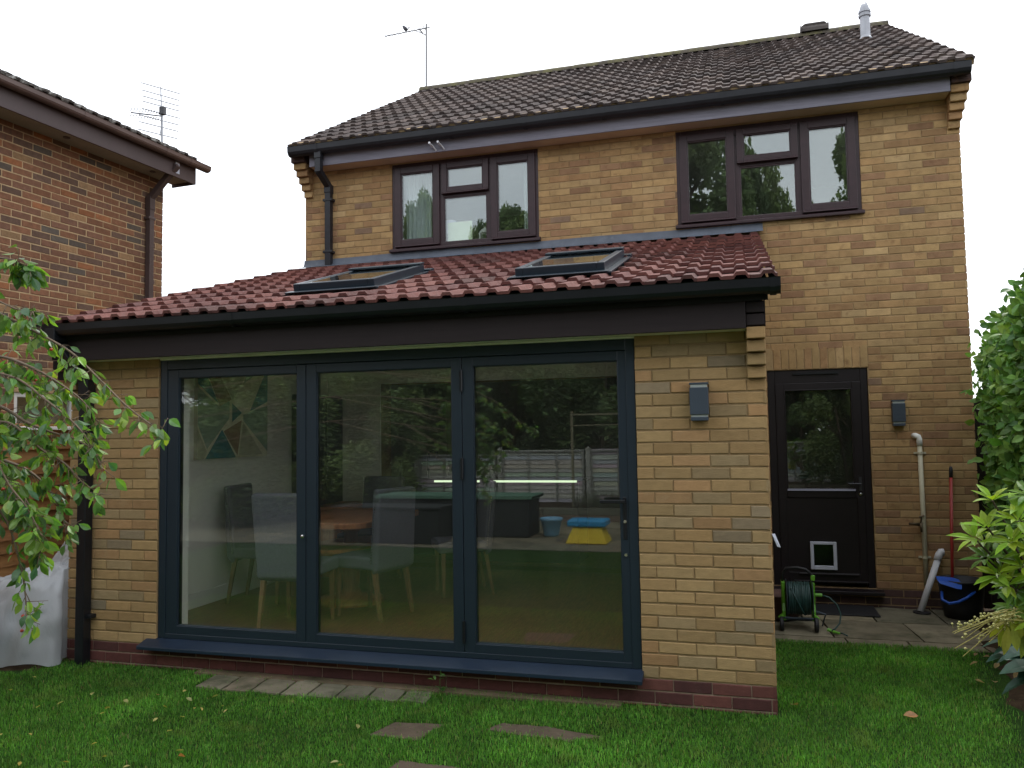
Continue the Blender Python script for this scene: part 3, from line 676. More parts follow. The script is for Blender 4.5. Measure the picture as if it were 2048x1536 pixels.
# ================================================================== EXTENSION
ext = thing('rear_extension', 'single-storey buff brick extension with red tiled roof and grey bifold doors', 'extension', (-2.5, 0, 0))
EL = -5.109; JL, JR = -4.307, -.7775; EZ = 2.25; CT = 2.228
mb = MB()
bricks(mb, Ov, X, -Yv, JR, 0, .15, EZ, PAL_EXT, phase=0, odd=0, proud=.0, j=.0016)
bricks(mb, Ov, X, -Yv, EL, JL, .15, EZ, PAL_EXT, phase=JL, odd=1, proud=.0, j=.0016)
bricks(mb, Vector((0, 0, 0)), Yv, X, 0.0, D, .15, 3.45, PAL_EXT, phase=.1125, j=.0016, holes=[(.0, 1.0, 2.50, 9), (1.0, 2.0, 2.80, 9), (2.0, 3.0, 3.12, 9)])
bricks(mb, Vector((EL, 0, 0)), Yv, -X, 0.0, D, .15, 3.45, PAL_EXT, phase=.1125, j=.0016, holes=[(.0, 1.0, 2.50, 9), (1.0, 2.0, 2.80, 9), (2.0, 3.0, 3.12, 9)])
mb.build('wall', M['brick_ext'], ext)
mb = MB(); bricks(mb, Ov, X, -Yv, EL, 0, -.15, .15, PAL_PLINTH, phase=-.03, j=.0012)
bricks(mb, Ov, Yv, X, 0, D, -.15, .15, PAL_PLINTH, phase=.08); bricks(mb, Vector((EL, 0, 0)), Yv, -X, 0, D, -.15, .15, PAL_PLINTH, phase=.08)
mb.build('plinth', M['brick_red'], ext)
mb = MB(); mb.box(EL+.007, -.007, .007, .12, -.2, .148); mb.build('plinth_mortar', M['mortar_pale'], ext)
rs = math.atan2(1.13, D+.25); es = Vector((0, math.cos(rs), math.sin(rs))); en = Vector((0, -math.sin(rs), math.cos(rs)))
roofz = lambda y: 2.500 + (y+.25)*math.tan(rs)
mb = MB()
mb.box(EL+.006, JL, .006, .10, .148, 2.40); mb.build('mortar_bed', M['mortar_ext'], ext)
mb = MB(); mb.box(JR, -.006, .006, .10, .148, 2.40)
mb.build('mortar_bed', M['mortar_ext'], ext)
for x0, x1 in ((EL+.006, EL+.1), (-.1, -.006)):
    mb = MB(); mb.prism([(x0, .10, -.2), (x0, D, -.2), (x0, D, roofz(D)-.06), (x0, .10, roofz(.1)-.06)], Vector((x1-x0, 0, 0))); mb.build('mortar_bed', M['mortar_ext'], ext)
# inside faces
mb = MB()
mb.box(-4.80, JL+.0, .10, .35, .17, 2.45); mb.box(JR, -.30, .10, .35, .17, 2.45); mb.box(-4.80, -.30, .10, .35, 2.26, 2.47)
for x0, x1 in ((-5.005, -4.80), (-.30, -.105)):
    mb.prism([(x0, .10, .0), (x0, D, .0), (x0, D, roofz(D)-.14), (x0, .10, roofz(.1)-.10)], Vector((x1-x0, 0, 0)))
panel(mb, (0, D-.02, 0), X, Z, -Yv, -4.80, -.30, .17, 3.5, [(KO[0], KO[1], .1, 2.235)], .022)
mb.build('inner_wall', M['white_plaster'], ext)
SK = [(-3.47, -2.78, .50, 1.50), (-1.66, -1.02, .44, 1.46)]     # x0,x1,y0,y1 of the skylights
cs = lambda y: (y+.25)/math.cos(rs)
mb = MB(); O = Vector((0, -.25, 2.500))
panel(mb, O + en*(-.13), X, es, en, -4.95, -.15, cs(.1), cs(D)-.02, [(a+.03, b-.03, cs(c)+.03, cs(d)-.03) for a, b, c, d in SK], .02)
mb.build('inner_ceiling', M['white_plaster'], ext)
mb = MB()
panel(mb, O + en*(-.012), X, es, en, -5.13, .02, .03, cs(D)-.01, [(a+.03, b-.03, cs(c)+.03, cs(d)-.03) for a, b, c, d in SK], .11)
mb.build('roof_deck', M['felt'], ext)
mb = MB(); mb.box(-4.79, -4.775, .35, D-.02, .17, .30); mb.box(-4.775, KO[0], D-.035, D-.02, .17, .30); mb.build('skirting', M['white_paint'], ext, bevel=.004)
mb = MB(); mb.box(-4.85, -.28, .10, D+.28, .0, .17); mb.box(-4.85, 1.69, D+.281, D+3.9, .0, .17)
mb.build('floor', M['oak_floor'], ext)
# roof tiles
rl = (D+.25)/math.cos(rs) - .05; rrows = 11; rg = rl/rrows
RX = -5.175
skip = [(a-RX-.01, b-RX+.01, cs(c)-.02, cs(d)+.03) for a, b, c, d in SK]
tiles('roof', M['tile_red'], ext, Vector((RX, -.25, 2.502)), X, es, en, 5.25, rrows, rg, PAL_TR, skip=skip, j=.0022, lift=.030, rh=.86)
mb = MB()
for xx in (RX, .075-.03): mb = MB(); mb.fbox(Vector((xx, -.25, 2.502)), X, es, en, (0, .03), (.02, rl), (-.05, .002)); mb.build('verge_board', M['fascia_brown'], ext)
# skylights
for (a, b, c, d) in SK:
    y0, y1 = cs(c), cs(d); f = MB()
    frame_rect(f, O, X, es, en, (a, b), (y0, y1), (.055, .055, .07, .06), (-.01, .105))
    sk = f.build('skylight', M['anthracite'], ext, bevel=.006)
    f = MB(); f.fbox(O, X, es, en, (a-.0, b+.0), (y1-.09, y1+.02), (.107, .125)); f.build('top_cover', M['anthracite'], sk, bevel=.006)
    f = MB(); f.fbox(O, X, es, en, (a-.03, b+.03), (y0-.09, y0-.001), (.046, .052)); 
    for x0, x1 in ((a-.05, a), (b, b+.05)): f.fbox(O, X, es, en, (x0, x1), (y0-.05, y1+.05), (.03, .044))
    f.fbox(O, X, es, en, (a-.05, b+.05), (y1, y1+.1), (.03, .06)); f.build('flashing', M['anthracite'], sk, bevel=.004)
    f = MB(); f.fbox(O, X, es, en, (a+.05, b-.05), (y0+.07, y1-.055), (.088, .100)); f.build('pane', M['glass_roof'], sk)
    f = MB(); frame_rect(f, O, X, es, en, (a+.028, b-.028), (y0+.028, y1-.028), .010, (-.16, -.012)); f.build('reveal', M['white_paint'], sk)
# eaves
mb = MB(); mb.box(-4.985, -.107, -.17, -.145, 2.236, 2.50); mb.build('fascia', M['fascia_brown'], ext, bevel=.003)
mb = MB(); mb.box(-4.985, -.107, -.145, .02, 2.2395, 2.2475); mb.build('soffit', M['soffit_pale'], ext)
mb = MB(); mb.box(JL+.02, JR-.0, -.012, .02, 2.228, 2.2385); mb.build('soffit_trim', M['soffit_pale'], ext)
mb = MB(); gutter(mb, (-5.21, -.235, 2.500), (.088, -.235, 2.500), -Yv, r=.060, deep=.085, joints=(.04, 1.7, 3.4, 5.24)); mb.build('gutter', M['black_pvc'], ext)
corbel('corbel', -.105, .0, 0, 1.95, 6, .036, ext, PAL_EXT, M['brick_ext'], dark=2, dm=M['fascia_brown'])
mb = MB()
for k in range(7): mb.box(EL-.012*k, EL+.105, -.036*min(k+1, 4), .02, 1.95+k*.075+.004, 1.95+k*.075+.071, pick(PAL_EXT) if k < 2 else (.02,.014,.014))
mb.build('corbel', M['brick_ext'], ext, bevel=.004)
mb = MB(); mb.box(.0, .004, -.145, 0, 2.25, 2.5); mb.build('box_end', M['fascia_brown'], ext)
# downpipe, left
mb = MB(); px = -4.915; py = -.05
mb.box(px-.038, px+.038, py-.038, py+.038, -.05, 2.10); mb.box(px-.044, px+.044, py-.044, py+.044, 1.98, 2.10)
mb.fbox(Vector((px-.02, py-.0, 2.08)), X, Vector((-.10, -.16, .30)).normalized(), Vector((0, .88, .47)).normalized(), (-.036, .036), (-.02, .36), (-.036, .036))
mb.box(-5.07, -4.98, -.30, -.17, 2.38, 2.47)
for z in (.32, 1.5): mb.box(px-.06, px+.075, py-.01, py+.05, z, z+.03)
mb.build('downpipe', M['black_pvc'], ext, bevel=.005)
# bifold doors
yF = .015; A = Vector((0, yF, 0)); n = -Yv
mb = MB(); frame_rect(mb, A, X, Z, n, (JL+.003, JR-.003), (.195, CT), (.060, .058, .035, .070), (-.09, .0)); mb.build('bifold_frame', M['anthracite'], ext, bevel=.003)
LV = [(-4.243, -3.093, 'left'), (-3.089, -1.931, 'middle'), (-1.927, -.838, 'right')]
PN = [(-4.150, -3.165), (-3.010, -2.002), (-1.852, -.890)]
for (a, b, nm), (p, q) in zip(LV, PN):
    f = MB(); frame_rect(f, A, X, Z, n, (a, b), (.205, CT-.073), (p-a, b-q, .082, .060), (-.07, -.006))
    lf = f.build('bifold_leaf', M['anthracite'], ext, bevel=.003); lf['label'] = nm + ' leaf of the bifold doors'
    g = MB(); frame_rect(g, A, X, Z, n, (p-.012, q+.012), (.275, CT-.121), .018, (-.05, -.014)); g.build('glazing_bead', M['anthracite'], lf, bevel=.003)
    g = MB(); g.box(p, q, yF+.026, yF+.052, .287, CT-.133); g.build('pane', M['glass_door'], lf)
    if nm == 'right':
        g = MB(); g.box(-.875, -.852, yF+.0, yF+.008, .98, 1.24); g.tube([(-.862, yF, 1.215), (-.862, yF-.05, 1.215)], .010, 8); g.box(-1.01, -.852, yF-.062, yF-.046, 1.205, 1.227); g.build('handle', M['black_pvc'], lf, bevel=.003)
        g = MB(); g.lathe([(.010, 0), (.010, .010)], (-.862, yF-.0, 1.09), 12, ax=-Yv); g.build('keyhole', M['chrome'], lf); g = MB(); g.lathe([(.010, 0), (.010, .012)], (-.862, yF+.006, .885), 12, ax=-Yv); g.build('lock', M['chrome'], lf)
    if nm == 'left':
        g = MB(); g.lathe([(.006, 0), (.006, .02), (.013, .026), (.013, .034), (.004, .038)], (-3.10, yF+.006, .955), 12, ax=-Yv); g.build('knob', M['chrome'], lf)
    if nm == 'middle':
        for z in (1.42, .36, 2.0):
            g = MB(); g.tube([(-1.929, yF-.004, z-.07), (-1.929, yF-.004, z+.07)], .010, 8); g.build('hinge', M['black_pvc'], lf)
    for x in (p, q):    # black rubber seal round the glass
        pass
    g = MB(); frame_rect(g, A, X, Z, n, (p-.002, q+.002), (.283, CT-.129), .008, (-.055, -.026)); g.build('seal', M['black_rubber'], lf)
mb = MB(); mb.prism([(-4.39, -.105, .135), (-4.39, -.105, .160), (-4.39, .01, .194), (-4.39, .10, .194), (-4.39, .10, .150), (-4.39, .0, .150)], Vector((4.39-.768, 0, 0)))
mb.build('door_sill', M['cill'], ext, bevel=.003)
for (x, c) in ((-3.76, (.5,.45,.4)), (-3.42, (.45,.38,.3))):
    pass

# ---- inside the dining room
tb = thing('dining_table', 'dark wood dining table with thick top among grey chairs behind the glass', 'table', (-3.62, 1.50, .17))
mb = MB(); P = []
for cx, cy, a0 in ((-3.32,2.05,0),(-3.80,2.05,90),(-3.80,1.15,180),(-3.32,1.15,270)):
    for k in range(7): P.append(Vector((cx+.21*math.cos(R(a0+k*15)), cy+.21*math.sin(R(a0+k*15)), .885)))
mb.prism(P, Vector((0, 0, .05))); mb.build('table_top', M['walnut'], tb, bevel=.008)
mb = MB(); mb.lathe([(.30, .17), (.28, .21), (.10, .24), (.07, .30), (.09, .55), (.06, .78), (.16, .87)], (-3.56, 1.60, 0), 24); mb.build('pedestal', M['walnut'], tb, smooth=True)
mb = MB(); P = [Vector((-3.56+.30*math.cos(2*math.pi*k/30), 1.60+.50*math.sin(2*math.pi*k/30), .66)) for k in range(30)]; mb.prism(P, Vector((0, 0, .03))); mb.build('shelf', M['walnut'], tb)
chair_me = None
def make_chair(label, x, y, rot):
    t = bpy.data.objects.new('dining_chair', None); col.objects.link(t); t.location = (0, 0, 0)
    tag(t, label, 'chair', 'grey dining chairs round the table')
    mb = MB(); mb.box(-.235, .235, -.22, .24, .40, .50); mb.build('seat', M['chair_fabric'], t, bevel=.025, seg=3)
    mb = MB(); P = [(-.225, -.20, .36), (-.225, -.26, .40), (-.25, -.31, 1.04), (-.25, -.24, 1.05), (-.235, -.185, .50)]
    mb.prism(P, Vector((.47, 0, 0))); mb.build('backrest', M['chair_fabric'], t, bevel=.022, seg=3)
    for sx in (-.19, .19):
        for sy, k in ((.19, 0), (-.20, -.07)):
            q = MB(); q.tube([(sx, sy, .41), (sx*1.03, sy+k, .0)], [.026, .017], 4); q.build('leg', M['leg_wood'], t)
    for sx in (-.240, .240):
        q = MB()
        for k in range(26):
            z = .46 + k*.0225; q.box(sx-.005, sx+.005, -.205-.065*(z-.46)/.6-.006, -.205-.065*(z-.46)/.6+.004, z-.005, z+.005)
        q.build('nail_trim', M['chrome'], t)
    return t
def place(t, x, y, rz): t.location = (x, y, .17); t.rotation_euler = (0, 0, rz)
def dup(root, label):
    r = root.copy(); col.objects.link(r); r['label'] = label
    for ch in root.children:
        c = ch.copy(); col.objects.link(c); c.parent = r; c.matrix_parent_inverse = ch.matrix_parent_inverse.copy()
    return r
ch0 = make_chair('grey upholstered chair with its back to the left glass door', 0, 0, 0)
specs = [(-3.15, 1.17, R(74), 'grey chair side-on behind the middle door with studded edge'),
         (-4.37, 1.50, R(-80), 'dark grey chair standing against the left wall under the picture'),
         (-3.85, 2.55, R(172), 'chair at the far side of the table seen past the nearest chair'),
         (-2.72, 2.15, R(120), 'chair standing behind the studded chair near the middle of the room')]
place(ch0, -3.56, .72, R(3))
for x, y, rz, lb in specs: place(dup(ch0, lb), x, y, rz)
# abstract canvas on the left wall
art = thing('wall_art', 'square abstract canvas of teal and stone triangles on the left wall', 'picture', (-4.79, 1.57, 1.9))
mb = MB(); mb.box(-4.80, -4.765, 1.04, 2.12, 1.46, 2.34); mb.build('canvas', mat('canvas_edge', (.5, .47, .36), rough=.8), art)
GP = [((0,1),(.12,1),(.36,.60),(.22,.45),(0,.80)), ]
def tri(mb, pts, c, o=.0): mb.add([(-4.763+o, 1.04+1.08*u, 1.46+.88*v) for u, v in pts], [tuple(range(len(pts)))], c)
mb = MB()
teal, stone, brown, sage = (.01,.20,.26), (.52,.52,.36), (.34,.22,.13), (.30,.42,.32)
tri(mb, [(0,0),(1,0),(1,1),(0,1)], (.80,.78,.58))
for pts, c in [([(0,1),(.03,1),(.27,.57),(0,.76)], teal), ([(.05,1),(.20,1),(.45,.62),(.29,.54)], brown), ([(.22,1),(.70,1),(.60,.80),(.47,.62)], stone),
               ([(.72,1),(.95,1),(.62,.80)], sage), ([(.98,.98),(1,.98),(1,.62),(.72,.50)], teal), ([(0,.73),(.27,.54),(.42,.60),(.42,.42),(.12,.10),(0,.35)], sage),
               ([(.46,.58),(.60,.48),(.46,.38)], teal), ([(.62,.46),(1,.58),(1,.05),(.62,.40)], sage), ([(.10,0),(.32,.30),(.52,0)], teal),
               ([(.34,.28),(.60,.40),(.54,.02)], brown), ([(.56,.02),(.62,.38),(.92,.02)], stone), ([(0,0),(.08,0),(.12,.07),(0,.30)], stone)]:
    tri(mb, pts, c, .003)
mb.build('painted_face', mat('art_paint', attr=True, rough=.7, var=.15, vscale=12), art)
# dark cupboard and chest near the back left corner, kitchen units
cb = thing('tall_cupboard', 'tall dark cupboard in the far left corner of the dining room', 'cupboard', (-4.62, 3.2, .17))
mb = MB(); mb.box(-4.775, -4.60, 2.60, 3.39, .17, 2.10); mb.build('carcass', M['black_box'], cb, bevel=.004)
mb = MB(); mb.box(-4.60, -4.585, 2.61, 2.99, .22, 2.08); mb.build('door', M['black_box'], cb); mb = MB(); mb.box(-4.60, -4.585, 3.0, 3.38, .22, 2.08); mb.build('door', M['black_box'], cb)
cs_ = thing('wooden_chest', 'reddish wooden chest in front of the tall dark cupboard', 'chest', (-4.4, 2.9, .17))
mb = MB(); mb.box(-4.57, -4.22, 2.65, 3.35, .17, .86); mb.build('body', M['walnut'], cs_, bevel=.006)
mb = MB(); mb.box(-4.58, -4.20, 2.63, 3.37, .862, .90); mb.build('lid', M['walnut'], cs_, bevel=.006)
ku = thing('kitchen_counter', 'dark kitchen counter with sink beyond the wide opening', 'counter', (-4.2, 5.0, .17))
mb = MB(); mb.box(-4.79, -3.70, 4.30, 4.90, .17, 1.05); mb.build('cabinet', M['black_box'], ku); mb = MB(); mb.box(-4.79, -3.66, 4.27, 4.92, 1.052, 1.09); mb.build('worktop', M['black_rubber'], ku, bevel=.004)
mb = MB(); mb.tube([(-4.02,4.6,1.09),(-4.02,4.6,1.36),(-4.0,4.58,1.43),(-3.93,4.55,1.45),(-3.87,4.53,1.42),(-3.86,4.52,1.34)], .014, 8); mb.build('tap', M['dark_metal'], ku, smooth=True)
bt = MB(); bt.lathe([(.035, 0), (.037, .10), (.03, .14), (.012, .16), (.012, .20), (.02, .205), (.02, .22)], (-4.36, 4.5, 1.092), 16); tag(bt.build('soap_bottle', M['lamp_glass'], smooth=True), 'small bottle standing on the dark kitchen counter by the tap', 'bottle')
mb = MB(); mb.box(-4.55, -4.05, D+.9, D+.96, 1.10, 2.10)
pn = thing('peninsula', 'dark kitchen peninsula with a glowing strip painted in as skylight glare on its worktop edge', 'counter', (-2.75, 3.9, .17))
mb = MB(); mb.box(-3.60, -1.95, 3.95, 4.50, .17, 1.08); mb.build('cabinet', M['black_box'], pn)
mb = MB(); mb.box(-3.64, -1.92, 3.90, 4.55, 1.082, 1.11); mb.build('worktop', M['black_rubber'], pn, bevel=.003)
mb = MB(); mb.box(-3.66, -1.95, 3.885, 3.899, 1.085, 1.108); mb.build('painted_glint', M['glint_emit'], pn)  # added self-lit strip, stands in for skylight shine on the worktop edge

# ================================================================== wall-mounted things
def wall_lamp(x0, x1, z0, z1, yw, label):
    t = thing('wall_lamp', label, 'wall lamp', ((x0+x1)/2, yw, z0), 'grey up-and-down wall lamps')
    w = x1-x0; h = z1-z0
    b = MB(); b.box(x0, x1, yw-.075, yw-.003, z0+.16*h, z1-.13*h); b.build('body', M['lamp_grey'], t, bevel=.003)
    b = MB(); b.box(x0-.001, x1+.001, yw-.070, yw-.003, z1-.035*h*1.6, z1); b.build('cap', M['lamp_grey'], t, bevel=.003); b = MB(); b.box(x0+.004, x1-.004, yw-.070, yw-.003, z0, z0+.10*h); b.build('cap', M['lamp_grey'], t, bevel=.003)
    b = MB(); b.box(x0+.006, x1-.006, yw-.066, yw-.01, z0+.10*h, z0+.16*h); b.build('diffuser', M['lamp_glass'], t); b = MB(); b.box(x0+.006, x1-.006, yw-.066, yw-.01, z1-.13*h, z1-.056*h); b.build('diffuser', M['lamp_glass'], t)
wall_lamp(-.445, -.335, 1.705, 1.935, 0, 'larger-looking grey box lamp on the extension pier right of the bifold doors')
wall_lamp(1.24, 1.355, 1.66, 1.908, D, 'grey box lamp on the house wall right of the back door')
mb = MB(); t = thing('waste_pipe', 'cream vertical waste pipe clipped to the wall with elbow on top', 'pipe', (1.47, D-.03, .15))
mb.tube([(1.468, D-.035, 1.50), (1.472, D-.035, .78), (1.472, D-.035, .153)], .021, 12); mb.build('pipe', M['cream_pipe'], t, smooth=True)
mb = MB(); mb.tube([(1.468, D-.035, 1.47), (1.468, D-.035, 1.53), (1.460, D-.035, 1.555), (1.44, D-.03, 1.565), (1.425, D+.0, 1.565)], .026, 12); mb.build('elbow', M['white_paint'], t, smooth=True)
for z in (1.40, .42): mb = MB(); mb.box(1.42, 1.525, D-.02, D-.0, z-.009, z+.009); mb.tube([(1.470, D-.035, z-.011), (1.470, D-.035, z+.011)], .027, 12); mb.build('clip', M['cream_pipe'], t)
t = thing('garden_tap', 'brass outdoor tap beside the cream pipe', 'tap', (1.40, D-.05, .72))
mb = MB(); mb.tube([(1.44, D, .73), (1.44, D-.09, .73)], .012, 8); mb.tube([(1.44, D-.06, .73), (1.34, D-.075, .738)], [.014, .012], 8); mb.tube([(1.44, D-.085, .745), (1.44, D-.095, .66)], [.013, .010], 8); mb.build('body', M['brass'], t, smooth=True)
mb = MB(); mb.tube([(1.44, D-.07, .74), (1.45, D-.07, .80)], .006, 6); mb.tube([(1.43, D-.07, .80), (1.475, D-.07, .815)], .008, 6); mb.build('handle', M['brass'], t)

# aerials
t = thing('tv_aerial', 'thin dark television aerial on a tall mast at the left end of the ridge', 'aerial', (-5.09, 7.29, 7.3))
mb = MB(); mb.tube([(-5.09, 7.30, 7.0), (-5.075, 7.30, 8.60)], .014, 6); mb.build('mast', M['dark_metal'], t)
mb = MB(); a0, a1 = Vector((-5.01, 7.30, 8.525)), Vector((-5.84, 7.30, 8.497)); mb.tube([a0, a1], .009, 5)
mb.tube([(-5.08, 7.30, 8.40), (-5.25, 7.30, 8.50)], .006, 5)
for k in range(14):
    p = a0.lerp(a1, .12 + k*.066); mb.tube([p - Yv*.09, p + Yv*.09], .004, 4)
for dz in (-.07, -.035, .035, .07): mb.tube([(-5.06+abs(dz)*.5-.12, 7.2, 8.52+dz), (-5.06+abs(dz)*.5-.12, 7.4, 8.52+dz)], .004, 4)
mb.tube([(-5.15, 7.3, 8.44), (-5.25, 7.3, 8.60)], .006, 4)
mb.build('antenna', M['dark_metal'], t)
mb = MB(); bc = Vector((-5.46, 7.30, 8.575)); pr = [(-.055, .004), (-.05, .018), (-.03, .030), (0, .035), (.03, .028), (.048, .022), (.06, .021), (.072, .014), (.085, .003)]
ax = Vector((-.5, .1, .62)).normalized(); mb.lathe([(r, h) for h, r in pr], bc, 12, ax=ax)
mb.prism([bc - ax*.045 + Vector((.0, 0, 0)), bc - ax*.03 + Vector((.01, 0, .0)), bc + Vector((.075, .01, .025)), bc + Vector((.07, .01, .04))], Vector((0, .02, 0)))
mb.tube([bc + Vector((0,0,-.02)), bc + Vector((0,0,-.07))], .003, 4)
tag(mb.build('bird', mat('feather', (.04, .04, .05), rough=.6, var=.3, vscale=40), smooth=True), 'small dark bird perched on the boom of the roof aerial', 'bird')

# ================================================================== NEIGHBOUR HOUSE
nb = thing('brick_house', 'neighbouring red-brown brick house with brown gutter, cut off by the left edge', 'house', (-8, 1, 0))
nd = Vector((.998, -.067, 0)).normalized(); dd = Vector((.067, .998, 0)).normalized(); C0 = Vector((-7.0, 3.27, 0))
mb = MB(); NW = (-1.95, -1.22, 1.40, 2.14)
bricks(mb, C0, dd, nd, -6.5, 0, .0, 4.875, PAL_NB, phase=0, holes=[NW], proud=.001, j=.0022, m=.012, mv=.011)
bricks(mb, C0, -nd, dd, 0, 7.0, 0, 4.875, PAL_NB, phase=.1125, j=.002)
mb.build('wall', M['brick_nb'], nb)
mb = MB(); panel(mb, C0 - nd*.0035, dd, Z, nd, -6.5, -.006, -.2, 4.875, [NW], .25); mb.fbox(C0, -nd, Z, dd, (.006, 7), (-.2, 4.875), (-.25, -.006)); mb.build('mortar_bed', M['mortar_nb'], nb)
mb = MB(); frame_rect(mb, C0, dd, Z, nd, NW[:2], NW[2:], .05, (-.08, -.02)); fr = mb.build('window', M['white_paint'], nb, bevel=.004)
mb = MB(); mb.fbox(C0, dd, Z, nd, (NW[0]+.05, NW[1]-.05), (NW[2]+.05, NW[3]-.05), (-.06, -.05)); mb.build('pane', M['glass_win'], fr)
mb = MB(); mb.fbox(C0, dd, Z, nd, (NW[0]-.05, NW[1]+.05), (NW[2]-.06, NW[2]), (-.06, .04)); mb.build('sill', M['white_paint'], fr)
mb = MB(); mb.fbox(C0, dd, Z, nd, (NW[0], NW[1]), (NW[2], NW[3]), (-.30, -.26)); mb.build('inner_blind', M['kitchen_wall'], nb)
M['nb_brown'] = mat('nb_brown', (.075, .050, .048), rough=.55, var=.15, vscale=4)
M['nb_gutter'] = mat('nb_gutter', (.125, .082, .070), rough=.4, var=.12, vscale=4)
M['nb_soffit'] = mat('nb_soffit', (.30, .27, .22), rough=.8, var=.12, vscale=5)
mb = MB(); mb.fbox(C0, dd, Z, nd, (-6.5, .16), (4.815, 5.06), (.345, .365)); mb.fbox(C0, dd, Z, nd, (.14, .16), (4.815, 5.06), (.0, .344)); mb.build('fascia', M['nb_brown'], nb, bevel=.003)
mb = MB(); mb.fbox(C0, dd, Z, nd, (-6.5, .139), (4.855, 4.866), (.0, .344)); mb.build('soffit', M['nb_soffit'], nb)
for u in (-2.55, -1.55, -.35):
    mb = MB(); mb.lathe([(.035, 0), (.035, .006), (.02, .008)], C0 + dd*u + nd*.17 + Z*4.847, 16); mb.build('soffit_vent', M['nb_brown'], nb)
mb = MB(); g0 = C0 + nd*.425 + Z*5.065; gutter(mb, g0 - dd*6.5, g0 + dd*.30, nd, r=.058, deep=.068, joints=(3.6, 4.9, 6.05, 6.45)); mb.build('gutter', M['nb_gutter'], nb)
mb = MB(); dp = C0 - dd*.26 + nd*.05
mb.fbox(dp, dd, Z, nd, (-.034, .034), (0, 4.58), (-.034, .034)); mb.fbox(dp, dd, Z, nd, (-.04, .04), (4.42, 4.58), (-.04, .04))
q0 = dp + Z*4.56; q1 = C0 - dd*.20 + nd*.40 + Z*4.95; dv = (q1-q0); mb.fbox(q0, dd, dv.normalized(), dv.normalized().cross(dd), (-.034, .034), (-.02, dv.length), (-.034, .034))
for z in (1.5, 3.0, 4.3): mb.fbox(dp, dd, Z, nd, (-.055, .055), (z, z+.03), (-.045, .038))
mb.build('downpipe', M['nb_brown'], nb, bevel=.004)
mb = MB(); mb.fbox(C0 - dd*.16, dd, Z, nd, (-.03, .03), (4.86, 5.0), (.366, .372)); mb.build('clip_plate', M['white_plastic'], nb)
# its roof
p2 = R(26.5); s2 = (-nd*math.cos(p2) + Z*math.sin(p2)); n2 = (nd*math.sin(p2) + Z*math.cos(p2))
tiles('roof', M['tile_grey'], nb, C0 + dd*.18 + nd*.40 + Z*5.085, -dd, s2, n2, 6.9, 12, .345, PAL_TN, j=.010, lift=.034)
mb = MB(); mb.fbox(C0 + dd*.17 + nd*.40 + Z*5.075, -dd, s2, n2, (.02, 6.8), (.05, 4.1), (-.06, -.005)); mb.build('roof_deck', M['felt'], nb)
# neighbour aerial
t = thing('tv_aerial', 'large television aerial with long horizontal rods above the neighbouring roof', 'aerial', (-8.46, 5, 5.5))
mb = MB(); mb.tube([(-8.45, 5, 5.2), (-8.475, 5, 6.60)], .017, 6); mb.tube([(-8.475, 5, 6.5), (-8.50, 5, 7.0)], .010, 6); mb.build('mast', M['alu'], t)
ev = Vector((.29, .52, 0)).normalized(); mb = MB()
for z, l0, l1 in ((6.98,.29,.29),(6.87,.29,.28),(6.78,.28,.28),(6.70,.27,.28),(6.585,.29,.28),(6.475,.33,.27),(6.37,.33,.25),(6.25,.36,.23)):
    c = Vector((-8.48 - (z-6.5)*.04, 5, z)); mb.tube([c - ev*l0, c + ev*l1], .008, 5)
mb.tube([(-8.455, 5, 6.56), (-8.50, 4.99, 6.22)], .006, 5); mb.build('rod', M['alu'], t)
mb = MB(); b0, b1 = Vector((-8.47, 5, 6.54)), Vector((-8.74, 4.66, 6.50)); mb.tube([b0, b1], .010, 5); cv = Vector((.6, -.45, 0)).normalized()
for k in range(11):
    p = b0.lerp(b1, .1 + k*.09)
    for dz in (-.03, .03): mb.tube([p - Z*0 + Vector((0,0,dz)), p + cv*.07 + Vector((0,0,dz*1.8))], .005, 4); mb.tube([p + Vector((0,0,dz)), p - cv*.07 + Vector((0,0,dz*1.8))], .005, 4)
mb.box(-8.50, -8.42, 4.97, 5.03, 6.56, 6.68); mb.build('antenna', M['dark_metal'], t)

# ================================================================== LEFT FENCE
fb = thing('timber_fence', 'brown horizontal board fence between the extension and the neighbour', 'fence', (-6.12, 2, 0))
mb = MB(); z = -.05; k = 0
while z < 1.72:
    h = .108; c = pick([((.30,.15,.055), 3), ((.25,.12,.05), 3), ((.34,.18,.07), 2)])
    for (y0, y1) in ((-1.6, .2), (.2, 2.03), (2.07, 3.9), (3.94, 6)):
        e = jit(.003); mb.prism([(-6.13, y0, z), (-6.095+e, y0, z), (-6.113+e, y0, z+h+.012), (-6.13, y0, z+h+.012)], Vector((0, y1-y0-.004, 0)), c)
    z += h
mb.build('boards', M['fence_brown'], fb)
mb = MB(); mb.box(-6.16, -6.07, -1.6, 6, 1.74, 1.77); mb.build('capping', M['fence_brown'], fb, bevel=.004)
for y in (-1.62, 2.05, 3.92): mb = MB(); mb.box(-6.20, -6.131, y-.04, y+.04, -.2, 1.735); mb.build('post', M['fence_brown'], fb)
# gap fence beside hedge (dark)
fb = thing('timber_fence', 'dark timber fence just visible between the house corner and the hedge', 'fence', (2.5, D+.3, 0))
mb = MB()
for k in range(9): mb.box(1.99+k*.11, 2.095+k*.11, D+.30, D+.32+.006*(k % 2), -.1, 1.9, (.02,.015,.012))
mb.build('boards', M['fence_brown'], fb); mb = MB(); mb.box(1.98, 2.98, D+.325, D+.36, 1.5, 1.57, (.03,.02,.015)); mb.build('rail', M['fence_brown'], fb)

